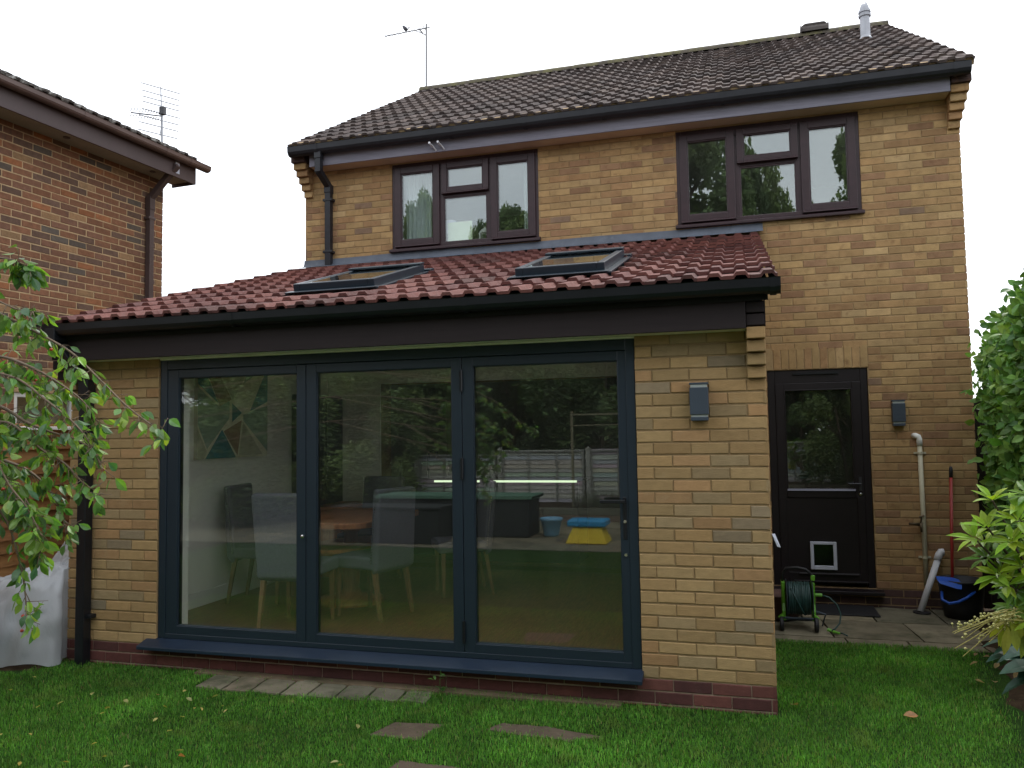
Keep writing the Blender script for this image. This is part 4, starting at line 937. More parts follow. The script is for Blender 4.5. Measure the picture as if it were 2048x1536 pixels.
fb = thing('timber_fence', 'brown board fence along the far right side of the garden', 'fence', (3.25, -3, 0))
k = 0; y = -11.0
while y < D:
    mb = MB()
    for q in range(16): mb.box(3.22+.012*(q % 2), 3.24+.012*(q % 2), y+.04+q*.11, y+.145+q*.11, -.25, 1.72, pick([((.15,.08,.04), 2), ((.12,.065,.035), 2)]))
    mb.build('panel', M['fence_brown'], fb); mb = MB(); mb.box(3.20, 3.28, y-.05, y+.035, -.3, 1.80); mb.build('post', M['concrete'], fb); y += 1.84
# ================================================================== POLYTHENE BAG
mb = MB(); NU, NV = 120, 34; bx, by = -5.52, .02
for k in range(NV):
    ph = (k/(NV-1))*math.pi/2*.985; g = math.cos(ph)**.62
    for i in range(NU):
        th = 2*math.pi*i/NU; ct, st = math.cos(th), math.sin(th)
        fold = .060*math.sin(6*th + 2.2*ph + 1.4*math.sin(2*th))*(.35+.65*math.cos(ph)) + .030*math.sin(17*th - 4*ph)*math.cos(ph)**2
        nse = mnoise.noise(Vector((ct*2.2, st*2.2, ph*2.5))); n2_ = mnoise.noise(Vector((ct*6, st*6, ph*6)))
        rr_ = g*(1 + fold + .10*nse + .03*n2_)
        x = bx + .56*ct*rr_ + .10*math.sin(ph)**2; y = by + .40*st*rr_ + .05*math.sin(ph)
        z = .66*math.sin(ph)**.85*(1 + .16*ct*g + .06*nse + .05*n2_) + (.02*abs(math.sin(9*th)) if k == 0 else 0)
        if k == 0: z = .006 + .03*max(0, math.sin(5*th))
        lim = -5.125 if y > -.02 else -5.125 + .86*(-y-.02)
        if x > lim: x = lim - .004*math.sin(z*30)
        mb.v.append((x, y, z)); mb.c.append((1,1,1))
mb.f = [(k*NU+i, k*NU+(i+1) % NU, (k+1)*NU+(i+1) % NU, (k+1)*NU+i) for k in range(NV-1) for i in range(NU)]
mb.f.append(tuple((NV-1)*NU+i for i in range(NU)))
b0 = len(mb.v); NS = 22       # upper folded end of the sheet, standing up against the wall
A_, B_, C_, D_ = Vector((-5.56,.05,.50)), Vector((-5.135,-.03,.52)), Vector((-5.27,.13,.87)), Vector((-5.135,.17,.98))
for i in range(NS):
    for k in range(NS):
        u, v = i/(NS-1), k/(NS-1); p = (A_*(1-u)+B_*u)*(1-v) + (C_*(1-u)+D_*u)*v
        p.y += .035*mnoise.noise(Vector((u*5, v*3, 4))) + .05*abs(u-.5)*math.sin(v*3); p.z += .02*mnoise.noise(Vector((u*7, v*4, 9))) - .10*v*math.sin(u*math.pi)
        mb.v.append((min(p.x, -5.13), p.y, p.z)); mb.c.append((1,1,1))
mb.f += [(b0+i*NS+k, b0+(i+1)*NS+k, b0+(i+1)*NS+k+1, b0+i*NS+k+1) for i in range(NS-1) for k in range(NS-1)]
bagt = mb.build('polythene_sheet', M['polythene'], smooth=True); tag(bagt, 'crumpled clear polythene sheeting heaped between the fence and the extension', 'plastic sheet')
mb = MB(); mb.box(-5.78, -5.26, -.10, .22, .02, .30); mb.box(-5.62, -5.40, -.05, .18, .305, .46)
tag(mb.build('rubble_sacks', mat('sack', (.36, .35, .33), rough=.8, var=.25, vscale=5), bevel=.05, seg=4), 'pale packed material inside the polythene sheeting', 'sacks')
mb = MB(); mb.tube([(-5.48,-.27,.03),(-5.46,-.24,.16),(-5.45,-.20,.30),(-5.44,-.12,.44)], [.045,.05,.05,.04], 10)
tag(mb.build('cardboard_tube', mat('tube_grey', (.05,.07,.09), rough=.6, var=.3), smooth=True), 'dark tube showing through the polythene sheeting', 'tube')

# ================================================================== BACK DOOR CLUTTER
# hose reel
hr = thing('hose_reel', 'green and black garden hose reel cart with dark hose by the back door', 'hose reel', (.26, 2.35, -.06))
rx0, rx1, ry0 = .145, .385, 2.38; zc = .20
mb = MB(); 
for x in (rx0, rx1):
    mb = MB(); mb.prism([(x-.012, ry0-.06, .34), (x-.012, ry0+.06, .34), (x-.012, ry0+.05, .06), (x-.012, ry0-.075, .02), (x-.012, ry0-.085, .10), (x-.012, ry0-.05, .16)], Vector((.030, 0, 0)))
    sg = 1 if x > .2 else -1
    mb.prism([(x, ry0-.10, .055), (x+sg*.05, ry0-.10, .045), (x, ry0-.10, .09)], Vector((0, .06, 0))); mb.build('side_frame', M['green_plastic'], hr, bevel=.006)
mb = MB()
for x in (rx0+.022, rx1-.010): mb = MB(); mb.lathe([(.02,0),(.155,.002),(.160,.006),(.155,.010),(.02,.012)], (x-.0, ry0, zc), 36, ax=X); mb.build('drum_flange', M['lamp_grey'], hr)
mb = MB(); rnd = random.Random(3); pts = []
turns = 15
for L in range(2):
    for k in range(turns*20):
        a = 2*math.pi*k/20; r = .118 + L*.014 + .003*math.sin(k*.13); x = rx0+.040 + (rx1-rx0-.065)*( (k/(turns*20)) if L == 0 else 1-(k/(turns*20))) + .003*math.sin(k*.7+L)
        pts.append((x, ry0 + r*math.cos(a), zc + r*math.sin(a)))
mb.tube(pts, .0075, 6)
mb.tube([(rx0+.06, ry0-.10, zc+.10), (rx0+.10, ry0-.142, zc+.02), (rx0+.15, ry0-.13, zc-.09), (rx0+.17, ry0-.11, zc-.12)], .0075, 6)
mb.build('wound_hose', M['hose'], hr, smooth=True)
mb = MB(); mb.tube([(rx0, ry0, .30), (rx0, ry0-.03, .41), (rx0+.03, ry0-.035, .455), (rx0+.12, ry0-.035, .462), (rx1-.05, ry0-.035, .45), (rx1, ry0-.03, .40), (rx1+.012, ry0, .33)], .012, 8)
mb.build('carry_handle', M['black_rubber'], hr, smooth=True)
mb = MB(); mb.box(rx1-.012, rx1+.022, ry0-.045, ry0-.01, .355, .40); mb.build('handle_clip', M['green_plastic'], hr, bevel=.004)
for x in (rx0-.02, rx1+.018):
    mb = MB(); mb.lathe([(.02,-.014),(.052,-.016),(.060,-.010),(.060,.010),(.052,.016),(.02,.014)], (x, ry0-.10, .0), 24, ax=X); mb.build('wheel', M['black_rubber'], hr)
mb = MB(); mb.tube([(rx0, ry0-.08, .045), (rx1, ry0-.08, .045)], .009, 8); mb.tube([(rx0, ry0+.07, .0), (rx1, ry0+.07, .0)], .009, 8); mb.tube([(rx1, ry0, .10), (rx1+.10, ry0+.0, .07), (rx1+.08, ry0+.10, -.05)], .007, 6); mb.build('cross_bar', M['lamp_grey'], hr)
mb = MB(); mb.tube([(rx1+.02, ry0-.03, .235), (rx1+.05, ry0-.03, .236)], [.014, .014], 10); mb.tube([(rx1+.052, ry0-.03, .236), (rx1+.075, ry0-.03, .235)], [.016, .013], 10); mb.build('hose_connector', M['green_plastic'], hr)
mb = MB(); hp = [(rx1+.07,ry0-.03,.235),(rx1+.13,ry0-.03,.22),(rx1+.19,ry0-.04,.16),(rx1+.215,ry0-.06,.09),(rx1+.20,ry0-.09,.02),(rx1+.16,ry0-.12,-.02),(rx1+.13,ry0-.13,-.035)]
mb.tube(hp, .007, 8); mb.tube([(.52, 2.28, -.05), (.60, 2.24, -.05), (.63, 2.18, -.053)], .006, 6); mb.build('loose_hose', M['hose'], hr, smooth=True)
mb = MB(); mb.tube([(rx1+.13,ry0-.13,-.037),(rx1+.10,ry0-.12,-.028)], [.012,.015], 8); mb.tube([(rx1+.14,ry0-.14,-.04),(rx1+.19,ry0-.17,-.045)], [.013,.009], 8); mb.build('spray_nozzle', M['green_plastic'], hr)
# basket / terracotta behind the reel
mb = MB(); mb.lathe([(.12,0),(.16,.03),(.165,.20),(.175,.21),(.165,.225),(.15,.215)], (.14, 2.75, -.055), 28); tag(mb.build('planter', mat('terracotta', (.11,.06,.05), rough=.7, var=.3), smooth=True), 'brown round planter behind the hose reel', 'planter')
mb = MB(); mb.box(.35, 1.0, 2.95, 3.38, -.058, -.045); tag(mb.build('door_mat', M['black_rubber'], bevel=.004), 'dark rubber mat lying below the back door', 'mat')
# sloping white pipe
t = thing('drain_pipe', 'loose white pipe with elbow leaning on the wall beside the bucket', 'pipe', (1.40, 3.2, -.05))
mb = MB(); mb.tube([(1.375, 3.22, -.045), (1.575, 3.36, .43)], .028, 14); mb.build('pipe', M['white_pipe'], t, smooth=True)
mb = MB(); mb.tube([(1.562, 3.352, .405), (1.582, 3.365, .455), (1.598, 3.37, .478), (1.622, 3.372, .478)], .034, 14); mb.build('elbow', M['white_pipe'], t, smooth=True)
mb = MB(); mb.lathe([(.075,0),(.075,.012),(.05,.014)], (1.385, 3.215, -.058), 20); mb.build('drain_collar', M['black_rubber'], t)
# bucket with blue lid and handle
bk = thing('bucket', 'black bucket with blue rim tray and blue handle by the house corner', 'bucket', (1.68, 3.12, -.06))
mb = MB(); mb.lathe([(.145,0),(.165,.10),(.190,.315),(.198,.318),(.198,.335),(.180,.335),(.160,.10),(.135,.015)], (1.70, 3.12, -.055), 30); mb.build('pail', M['black_rubber'], bk, smooth=True)
mb = MB(); mb.prism([(1.475,2.95,.285),(1.49,2.93,.262),(1.62,2.90,.225),(1.655,2.90,.222),(1.665,2.93,.262),(1.62,2.97,.272)], Vector((.01,.14,.02))); mb.build('wringer', M['blue_plastic'], bk, bevel=.006)
mb = MB(); mb.tube([(1.515,3.0,.18),(1.50,2.93,.125),(1.55,2.91,.098),(1.62,2.91,.112),(1.70,2.93,.15),(1.77,2.96,.20)], .013, 8); mb.build('handle', M['blue_plastic'], bk, smooth=True)
mb = MB(); mb.tube([(1.64, 3.20, .0), (1.722, 3.40, 1.20)], .014, 10); t = thing('mop', 'red-handled mop standing in the black bucket against the wall', 'mop', (1.64, 3.2, 0)); mb.build('pole', M['red_pole'], t, smooth=True)
mb = MB(); mb.tube([(1.720, 3.396, 1.17), (1.7265, 3.41, 1.25), (1.727, 3.41, 1.272)], [.017,.017,.010], 10); mb.build('grip', M['black_rubber'], t, smooth=True)
mb = MB(); mb.prism([(.002, .02, 1.03), (.002, -.004, 1.03), (.03, .02, .955), (.05, .03, .95), (.02, .03, 1.03)], Vector((0, .004, 0)))
tag(mb.build('torn_tag', M['white_plastic']), 'scrap of pale plastic sticking out behind the extension corner', 'scrap')

# ================================================================== PLANTS
def add_leaf(mb, p, d, up, L, W, c, fold=.25, droop=.25, seg=3):
    d = d.normalized(); s = d.cross(up)
    if s.length < 1e-3: s = d.cross(X)
    s.normalize(); u = s.cross(d).normalized(); V = [p]; prof = (.0, .72, 1.0, .70, .0) if seg == 3 else (.0, 1.0, .0)
    n = len(prof) - 1; rows_ = []
    for i in range(1, n):
        f = i/n; cpt = p + d*(L*f) - u*(droop*L*f*f); w = W*.5*prof[i]
        V += [cpt - s*w + u*(fold*w), cpt, cpt + s*w + u*(fold*w)]
    V.append(p + d*L - u*(droop*L)); e = len(V)-1; F = [(0, 1, 2), (0, 2, 3)]
    for i in range(n-2):
        a = 1 + 3*i; F += [(a, a+3, a+4, a+1), (a+1, a+4, a+5, a+2)]
    a = 1 + 3*(n-2); F += [(a, e, a+1), (a+1, e, a+2)]
    mb.add(V, F, c)
def rv():
    v = Vector((random.gauss(0,1), random.gauss(0,1), random.gauss(0,1))); return v.normalized()
def gcol(base, v=.25, h=.1):
    k = 1 + jit(v); return (base[0]*k*(1+jit(h)*1.5), base[1]*k, base[2]*k*(1+jit(h)))

# --- hedge at right
hg = thing('hedge', 'tall dense green broadleaf hedge along the right side of the garden', 'hedge', (2.3, 1.6, 0))
mb = MB(); core = [Vector((2.35, 1.0, .9)), Vector((2.35, 1.9, 1.1))]
def hedge_r(y, z):   # left face x of the hedge
    base = 1.60 + .17*(y-1.0) if y > 1 else 1.60 + .35*(1.0-y)
    bul = .10*mnoise.noise(Vector((y*1.6, z*1.6, 5))) + .05*mnoise.noise(Vector((y*5, z*5, 9)))
    top = max(0, z-2.05); return base + bul + .62*top*top + (.06 if z < .6 else 0)
for i in range(15000):
    y = random.uniform(.3, 3.1); z = random.uniform(.05, 3.0); x0 = hedge_r(y, z); dpt = abs(random.gauss(0, .16)) - (random.random() < .10)*random.uniform(0, .14); x = x0 + dpt
    if x > 3.0: continue
    outw = Vector((-1, -.5, .25 + max(0, z-2)*.6)); d = (outw*.6 + rv()*.9 + Vector((0,0,-.2))).normalized()
    L = random.uniform(.062, .100); base = random.choice([(.10,.22,.045), (.14,.27,.06), (.075,.165,.04), (.19,.33,.08)])
    add_leaf(mb, Vector((x, y, z)), d, (outw+rv()*.5).normalized(), L, L*.62, gcol(base), fold=.2, droop=.15, seg=3)
mb.build('foliage', M['leaf_glossy'], hg)
mb = MB()
for i in range(70):
    y = random.uniform(.5, 3.0); z = random.uniform(.5, 2.4); p0 = Vector((2.4 + jit(.2), y, z-.3)); p1 = Vector((hedge_r(y, z)+.04, y+jit(.1), z)); mb.tube([p0, p0.lerp(p1, .6)+Z*.05, p1], [.010,.007,.003], 5)
for i in range(6):
    y = .6 + i*.45; mb.tube([(2.4, y, -.05), (2.35+jit(.1), y+jit(.1), 1.2), (2.3, y, 2.3)], [.03,.022,.01], 6)
mb.build('stem', M['bark'], hg)
# inner leafy mass so that the hedge is not see-through
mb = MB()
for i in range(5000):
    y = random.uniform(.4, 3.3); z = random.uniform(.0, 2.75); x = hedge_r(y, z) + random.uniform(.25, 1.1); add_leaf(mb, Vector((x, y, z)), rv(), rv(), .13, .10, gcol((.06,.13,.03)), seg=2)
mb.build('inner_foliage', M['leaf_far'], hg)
# high twig seen against the sky
tw = thing('tree_branch', 'thin leafy twig poking in from the right edge against the sky', 'branch', (2.1, 2.0, 2.9))
mb = MB(); mb.tube([(2.3, 2.0, 2.80), (2.1, 2.0, 2.90), (2.0, 2.0, 2.97)], [.006,.004,.002], 5); mb.build('twig', M['twig'], tw)
mb = MB()
for i in range(14): add_leaf(mb, Vector((2.0+random.random()*.12, 2.0+jit(.05), 2.92+jit(.06))), rv(), rv(), .05, .025, gcol((.05,.12,.03)))
mb.build('foliage', M['leaf_glossy'], tw)

# --- bright shrub, lower right (rhododendron-like whorls)
sh = thing('shrub', 'bright yellow-green evergreen shrub with whorled leaves at the right edge', 'shrub', (.9, -2.1, 0))
mb = MB(); ms = MB()
tips = []
root = Vector((.98, -2.05, .0))
def whorl(c, ax, n, L, base, W=.30):
    ax = ax.normalized(); s = ax.orthogonal().normalized()
    for k in range(n):
        q = Matrix.Rotation(2*math.pi*k/n + jit(.3), 3, ax) @ s; d = (q*1.0 + ax*random.uniform(.25, .9)).normalized()
        l = L*random.uniform(.75, 1.15); add_leaf(mb, c + d*.006, d, ax, l, l*W*random.uniform(.85, 1.15), gcol(base, .22, .12), fold=.35, droop=random.uniform(.1, .4))
YG = (.20,.31,.022); MG = (.09,.18,.025)
wh = [(.600,-2.20,1.415,YG),(.660,-2.18,1.385,YG),(.700,-2.15,1.43,MG),(.575,-2.23,1.335,YG),(.625,-2.25,1.30,YG),(.555,-2.2,1.285,YG),(.68,-2.2,1.30,YG),
      (.60,-2.17,1.24,MG),(.655,-2.24,1.225,YG),(.59,-2.2,1.19,YG),(.70,-2.2,1.19,YG),(.64,-2.2,1.14,MG),(.73,-2.15,1.32,MG),(.72,-2.18,1.10,YG),(.66,-2.12,1.08,MG),(.76,-2.1,1.42,MG),(.77,-2.1,1.22,MG),(.54,-2.22,1.30,YG),(.63,-2.26,1.36,YG),(.67,-2.26,1.27,YG),(.61,-2.22,1.16,YG),(.57,-2.2,1.24,MG),(.69,-2.22,1.06,YG),(.63,-2.2,1.09,MG)]
for (x, y, z, cc) in wh:
    c = Vector((x+jit(.01), y+jit(.03), z)); ax = (c - Vector((.86, -2.1, 1.0))).normalized()*.7 + Z*.75 + Vector((0,-.35,0)) + rv()*.2
    whorl(c, ax, random.randint(7, 10), .072, cc); ms.tube([root, Vector((.90,-2.08,.5)), Vector((.80,-2.1,.95)), (c*.6+Vector((.80,-2.1,1.0))*.4), c], [.012,.010,.007,.005,.003], 5)
# lower drooping yellow leaves
for k in range(16):
    p = Vector((.60+.09*random.random(), -2.2+jit(.04), 1.055+jit(.02))); add_leaf(mb, p, Vector((jit(.6), -.2, -1)), Vector((0,-1,0)), random.uniform(.06,.10), .028, gcol((.26,.30,.05), .2), fold=.3, droop=.1)
mb.build('foliage', M['leaf_shrub'], sh); ms.build('stem', M['bark'], sh)
ms = MB(); mq = MB()
for k in range(15):
    p0 = Vector((.66, -2.2+jit(.03), 1.07+jit(.02))); L = random.uniform(.09, .22); a = random.uniform(-.35, .25)
    pts = [p0 + Vector((-L*f, -.03*f, (a*L*f) - .25*L*f*f + .012*math.sin(f*5))) for f in (0, .25, .5, .75, 1)]; ms.tube(pts, [.0022,.002,.0017,.0014,.001], 4)
    for i in range(random.randint(5, 9)):
        f = random.uniform(.3, 1); b = p0 + Vector((-L*f, -.03*f, a*L*f - .25*L*f*f)); q = b + Vector((jit(.008), jit(.008), random.uniform(-.004, .016))); ms.tube([b, q], .0008, 3)
        mq.lathe([(.0005,-.0035),(.003,-.002),(.0036,0),(.003,.002),(.0005,.0035)], q, 7)
ms.build('flower_stalk', mat('stalk', (.34,.30,.08), rough=.6), sh); mq.build('seed_head', M['seed'], sh, smooth=True)
# dark broad leaves near the bottom right
pl = thing('low_plant', 'low plant with broad dark bluish leaves under the bright shrub', 'plant', (.85, -1.75, .5))
mb = MB()
for k in range(26):
    p = Vector((.86+jit(.06), -1.75+jit(.1), .86+jit(.08))); d = Vector((-1+jit(.9), -.4+jit(.5), jit(.45))); add_leaf(mb, p + d.normalized()*.02, d, Z+rv()*.3, random.uniform(.10,.15), .075, gcol((.022,.062,.040), .2), fold=.2, droop=.3)
for k in range(10):
    p = Vector((.74+jit(.03), -2.0+jit(.05), 1.13+jit(.02))); add_leaf(mb, p, Vector((-1+jit(.5), -.2, jit(.2))), Z, .09, .05, gcol((.03,.08,.045), .2), fold=.2, droop=.2)
mb.build('foliage', M['leaf_glossy'], pl); mb = MB()
for k in range(6): mb.tube([(.9+jit(.05), -1.75, 0), (.85+jit(.05), -1.75+jit(.05), .5), (.82+jit(.03), -1.75+jit(.06), .86)], [.008,.006,.004], 5)
mb.build('stem', M['bark'], pl)
# long yellow grass blades, bottom right
og = thing('ornamental_grass', 'few long yellow-green grass blades arching in at the bottom right corner', 'grass clump', (1.15, -1.2, 0))
mb = MB()
for (a, b, c) in (((1.25,-1.1,.05),(1.05,-1.25,.34),(.74,-1.5,.32)), ((1.3,-1.15,.05),(1.1,-1.3,.30),(.84,-1.5,.22)), ((1.2,-1.0,.05),(1.08,-1.15,.30),(.90,-1.35,.25)), ((1.2,-1.0,.05),(1.3,-1.15,.35),(1.3,-1.4,.25))):
    a, b, c = Vector(a), Vector(b), Vector(c); P = []
    for i in range(9):
        f = i/8; p = a*(1-f)**2 + b*2*f*(1-f) + c*f*f; w = .005*(1-f)+.0008; P += [p - Yv*w, p + Yv*w + Z*w]
    mb.add(P, [(2*i, 2*i+2, 2*i+3, 2*i+1) for i in range(8)], (.38,.40,.09))
mb.build('blades', M['grass_blade'], og)

# --- foreground branches, left
bt = thing('fruit_tree', 'leafy branches of a small fruit tree hanging in from the left edge', 'tree', (-5.75, -1.45, 0))
mb = MB(); mb.tube([(-5.75,-1.45,-.1),(-5.7,-1.45,.9),(-5.62,-1.5,1.6),(-5.5,-1.55,2.3),(-5.4,-1.6,3.0)], [.08,.07,.06,.045,.02], 8); mb.build('trunk', M['bark'], bt, smooth=True)
BR = [[(-5.5,-1.6,2.1),(-4.2,-2.3,2.32),(-3.50,-2.6,2.26),(-2.99,-2.6,2.17),(-2.82,-2.6,2.112),(-2.688,-2.6,2.052),(-2.535,-2.6,1.975),(-2.42,-2.6,1.885),(-2.285,-2.6,1.772),(-2.176,-2.6,1.700),(-2.118,-2.6,1.665)],
      [(-5.4,-1.6,2.4),(-3.7,-2.5,2.5),(-2.95,-2.55,2.37),(-2.85,-2.55,2.345),(-2.79,-2.55,2.315)],
      [(-4.2,-2.3,2.32),(-3.5,-2.65,2.28),(-3.02,-2.65,2.22),(-2.88,-2.65,2.195),(-2.74,-2.65,2.14),(-2.66,-2.65,2.125)],
      [(-5.55,-1.5,1.8),(-4.2,-2.3,2.05),(-3.5,-2.6,2.02),(-3.01,-2.6,1.93),(-2.79,-2.6,1.885),(-2.646,-2.6,1.80),(-2.506,-2.6,1.705),(-2.426,-2.6,1.62),(-2.391,-2.6,1.55)],
      [(-4.2,-2.3,2.05),(-3.5,-2.5,1.9),(-3.005,-2.55,1.74),(-2.858,-2.55,1.712),(-2.712,-2.55,1.615),(-2.60,-2.55,1.56),(-2.51,-2.55,1.485),(-2.42,-2.55,1.445)],
      [(-5.6,-1.5,1.5),(-4.2,-2.3,1.8),(-3.5,-2.6,1.75),(-3.0,-2.6,1.62),(-2.827,-2.6,1.505),(-2.73,-2.6,1.43),(-2.669,-2.6,1.34),(-2.655,-2.6,1.235)],
      [(-4.2,-2.3,1.8),(-3.5,-2.6,1.6),(-2.996,-2.65,1.47),(-2.849,-2.65,1.43),(-2.751,-2.65,1.34),(-2.689,-2.65,1.19),(-2.662,-2.65,1.065),(-2.66,-2.65,.985)],
      [(-3.5,-2.6,2.02),(-3.009,-2.7,1.85),(-2.859,-2.7,1.75),(-2.808,-2.7,1.67),(-2.709,-2.7,1.505),(-2.614,-2.7,1.41),(-2.545,-2.7,1.31)],
      [(-3.5,-2.5,1.9),(-3.02,-2.5,1.80),(-2.84,-2.5,1.72),(-2.72,-2.5,1.68),(-2.60,-2.5,1.65),(-2.50,-2.5,1.60)],
      [(-3.5,-2.6,1.75),(-3.05,-2.72,1.68),(-2.90,-2.72,1.60),(-2.82,-2.72,1.50),(-2.79,-2.72,1.38)],
      [(-3.5,-2.6,2.02),(-3.1,-2.45,2.0),(-2.9,-2.45,1.95),(-2.75,-2.45,1.88),(-2.62,-2.45,1.80),(-2.55,-2.45,1.72)],
      [(-3.5,-2.6,1.75),(-3.1,-2.4,1.58),(-2.92,-2.4,1.52),(-2.80,-2.4,1.42),(-2.74,-2.4,1.30)],
      [(-3.5,-2.6,1.6),(-3.1,-2.7,1.36),(-2.95,-2.7,1.30),(-2.86,-2.7,1.18)]]
DENS = [1.7, 2.4, 1.6, 2.4, 2.1, 2.1, .8, 2.1, 1.9, 2.4, 2.2, 1.9, 1.4]
ms = MB(); mb = MB(); mf = MB(); LG = [(.15,.28,.055), (.12,.23,.06), (.085,.17,.07), (.24,.37,.06)]
def spline(P, n=6):
    P = [Vector(p) for p in P]; out = []
    for i in range(len(P)-1):
        p0, p1, p2, p3 = P[max(i-1, 0)], P[i], P[i+1], P[min(i+2, len(P)-1)]
        for k in range(n):
            t_ = k/n; out.append(.5*((2*p1)+(p2-p0)*t_+(2*p0-5*p1+4*p2-p3)*t_*t_+(3*p1-p0-3*p2+p3)*t_**3))
    out.append(P[-1]); return out
for bi, P in enumerate(BR):
    S = spline(P); n = len(S); ms.tube(S, [.0065*(1-i/n)+.0014 for i in range(n)], 6)
    for i in range(2, n):
        p = S[i]
        if p.x < -3.1: continue
        cnt = DENS[bi]*(1.0 if i < n-2 else 1.5)*(1 if p.x < -2.62 else .62)
        for _ in range(int(cnt) + (random.random() < cnt % 1)):
            # short side twig with a cluster of leaves
            tw_d = (rv() + Vector((.35,0,-.55))).normalized(); tl = random.uniform(.01, .075); q = p + tw_d*tl; ms.tube([p, q], [.0018,.001], 4)
            for k in range(0 if (p.x > -2.56 and p.z < 1.63 and random.random() < .55) else random.randint(2, 3)):
                b = p.lerp(q, random.uniform(.4, 1)); d = (tw_d*.5 + Vector((jit(.8), jit(.8), -.75))).normalized(); L = random.uniform(.036, .062)
                pet = b + d*.010; ms.tube([b, pet], .0007, 3)
                add_leaf(mb, pet, d, rv() + Vector((0,-.6,.3)), L, L*random.uniform(.45,.62), gcol(random.choice(LG), .25, .15), fold=random.uniform(.1,.6), droop=random.uniform(-.1,.35))
        if random.random() < .05:
            q = p + Vector((jit(.02), jit(.02), -.03)); ms.tube([p, q], .0006, 3); mf = MB(); mf.lathe([(.0008,-.006),(.005,-.004),(.0065,0),(.005,.004),(.0012,.006)], q, 10); mf.build('fruit', M['berry'], bt, smooth=True)
ms.build('branches', M['twig'], bt, smooth=True); mb.build('foliage', M['leaf'], bt)

# ================================================================== LAWN BLADES AND FALLEN LEAVES
def inside(px, py, poly):
    c = np.zeros(px.shape, bool); n = len(poly)
    for i in range(n):
        x1, y1 = poly[i]; x2, y2 = poly[(i+1) % n]
        cond = ((y1 > py) != (y2 > py)) & (px < (x2-x1)*(py-y1)/(y2-y1+1e-12) + x1); c ^= cond
    return c
NB_ = 460000
px = rng.uniform(-5.6, 1.75, NB_); py = rng.uniform(-2.3, 2.05, NB_)
bl = np.interp(py, [-6,-1.5,-.5,-.27,.53,1.88,2.4], [1.35,1.08,1.10,1.16,1.25,1.5,1.62])
keep = (px < bl + rng.normal(0, .05, NB_)) & ~((px < .01) & (py > -.03)) & (py < 1.97)
keep &= ~((px < -5.15) & (py > -.38)) & ~((px < -4.8) & (py > -.15) & (rng.random(NB_) < .6))
edge = -.36 + .10*np.maximum(0, px+3.1) + .03*np.sin(px*17)
keep &= ~((px > -3.72) & (px < -2.25) & (py > edge - .0) & (rng.random(NB_) < .94))
for pts, _ in STONES:
    cx = np.mean([p[0] for p in pts]); cy = np.mean([p[1] for p in pts]); sh_ = [(cx+(a-cx)*.96, cy+(b-cy)*.94) for a, b in pts]
    keep &= ~(inside(px, py, sh_) & (rng.random(NB_) < .93))
# sight-line culling is not used: the lawn is simply covered
px, py = px[keep], py[keep]; n = len(px)
gzv = np.where((py > .3) & (px > -.1), -.052*(np.clip((py-.3)/1.6, 0, 1)**2*(3-2*np.clip((py-.3)/1.6, 0, 1))), 0) - .012
near_wall = np.exp(-np.maximum(0, -py-.0)*14)*(px < 0)
patch = np.array([mnoise.noise(Vector((a*1.7, b*1.7, 11))) for a, b in zip(px[::1], py[::1])]) 
ln_ = rng.uniform(.013, .034, n)*(1 + .35*patch + .7*near_wall*rng.random(n)); wd = rng.uniform(.0010, .0020, n)
az = rng.uniform(0, 2*np.pi, n); lean = rng.uniform(.1, 1.0, n); ca, sa = np.cos(az), np.sin(az)
base = np.c_[px, py, gzv]; side = np.c_[-sa, ca, np.zeros(n)]; ld = np.c_[ca, sa, np.zeros(n)]
zz = np.c_[np.zeros(n), np.zeros(n), np.ones(n)]
v0 = base - side*wd[:,None]; v1 = base + side*wd[:,None]
mid = base + zz*(ln_*.6)[:,None] + ld*(ln_*lean*.25)[:,None]; v2 = mid - side*(wd*.8)[:,None]; v3 = mid + side*(wd*.8)[:,None]
tip = base + zz*(ln_*(1-.35*lean))[:,None] + ld*(ln_*lean*.75)[:,None]
V = np.stack([v0, v1, v3, v2, tip], 1).reshape(-1, 3)
me = bpy.data.meshes.new('grass'); me.vertices.add(n*5); me.vertices.foreach_set('co', V.ravel())
b5 = np.arange(n)*5; loops = np.stack([b5, b5+1, b5+2, b5+3, b5+3, b5+2, b5+4], 1).ravel()
me.loops.add(n*7); me.loops.foreach_set('vertex_index', loops.astype(np.int32))
me.polygons.add(n*2); ls = np.stack([np.arange(n)*7, np.arange(n)*7+4], 1).ravel(); lt = np.tile([4, 3], n)
me.polygons.foreach_set('loop_start', ls.astype(np.int32)); me.polygons.foreach_set('loop_total', lt.astype(np.int32))
me.update(calc_edges=True)
pal = np.array([(.092,.255,.030), (.128,.325,.042), (.064,.185,.030), (.19,.32,.06), (.28,.26,.10)]); ci = rng.choice(5, n, p=[.36,.30,.22,.09,.03])
big = np.array([mnoise.noise(Vector((a*.7, b*.7, 31))) for a, b in zip(px, py)]); fine = np.array([mnoise.noise(Vector((a*6, b*6, 41))) for a, b in zip(px, py)])
tuft = np.clip(fine*2.2-.35, 0, 1)
cc = pal[ci]*(1 + rng.uniform(-.3, .3, n))[:,None]*(1 + .35*patch + .35*big)[:,None]
cc = cc*(1-tuft[:,None]*.55) + np.array((.19,.27,.06))*tuft[:,None]*.55
at = me.color_attributes.new('Col', 'FLOAT_COLOR', 'POINT'); at.data.foreach_set('color', np.c_[np.repeat(cc, 5, 0), np.ones(n*5)].ravel())
me.materials.append(M['grass_blade']); go = bpy.data.objects.new('grass', me); col.objects.link(go); tag(go, 'short green grass blades covering the lawn', 'grass', kind='stuff')

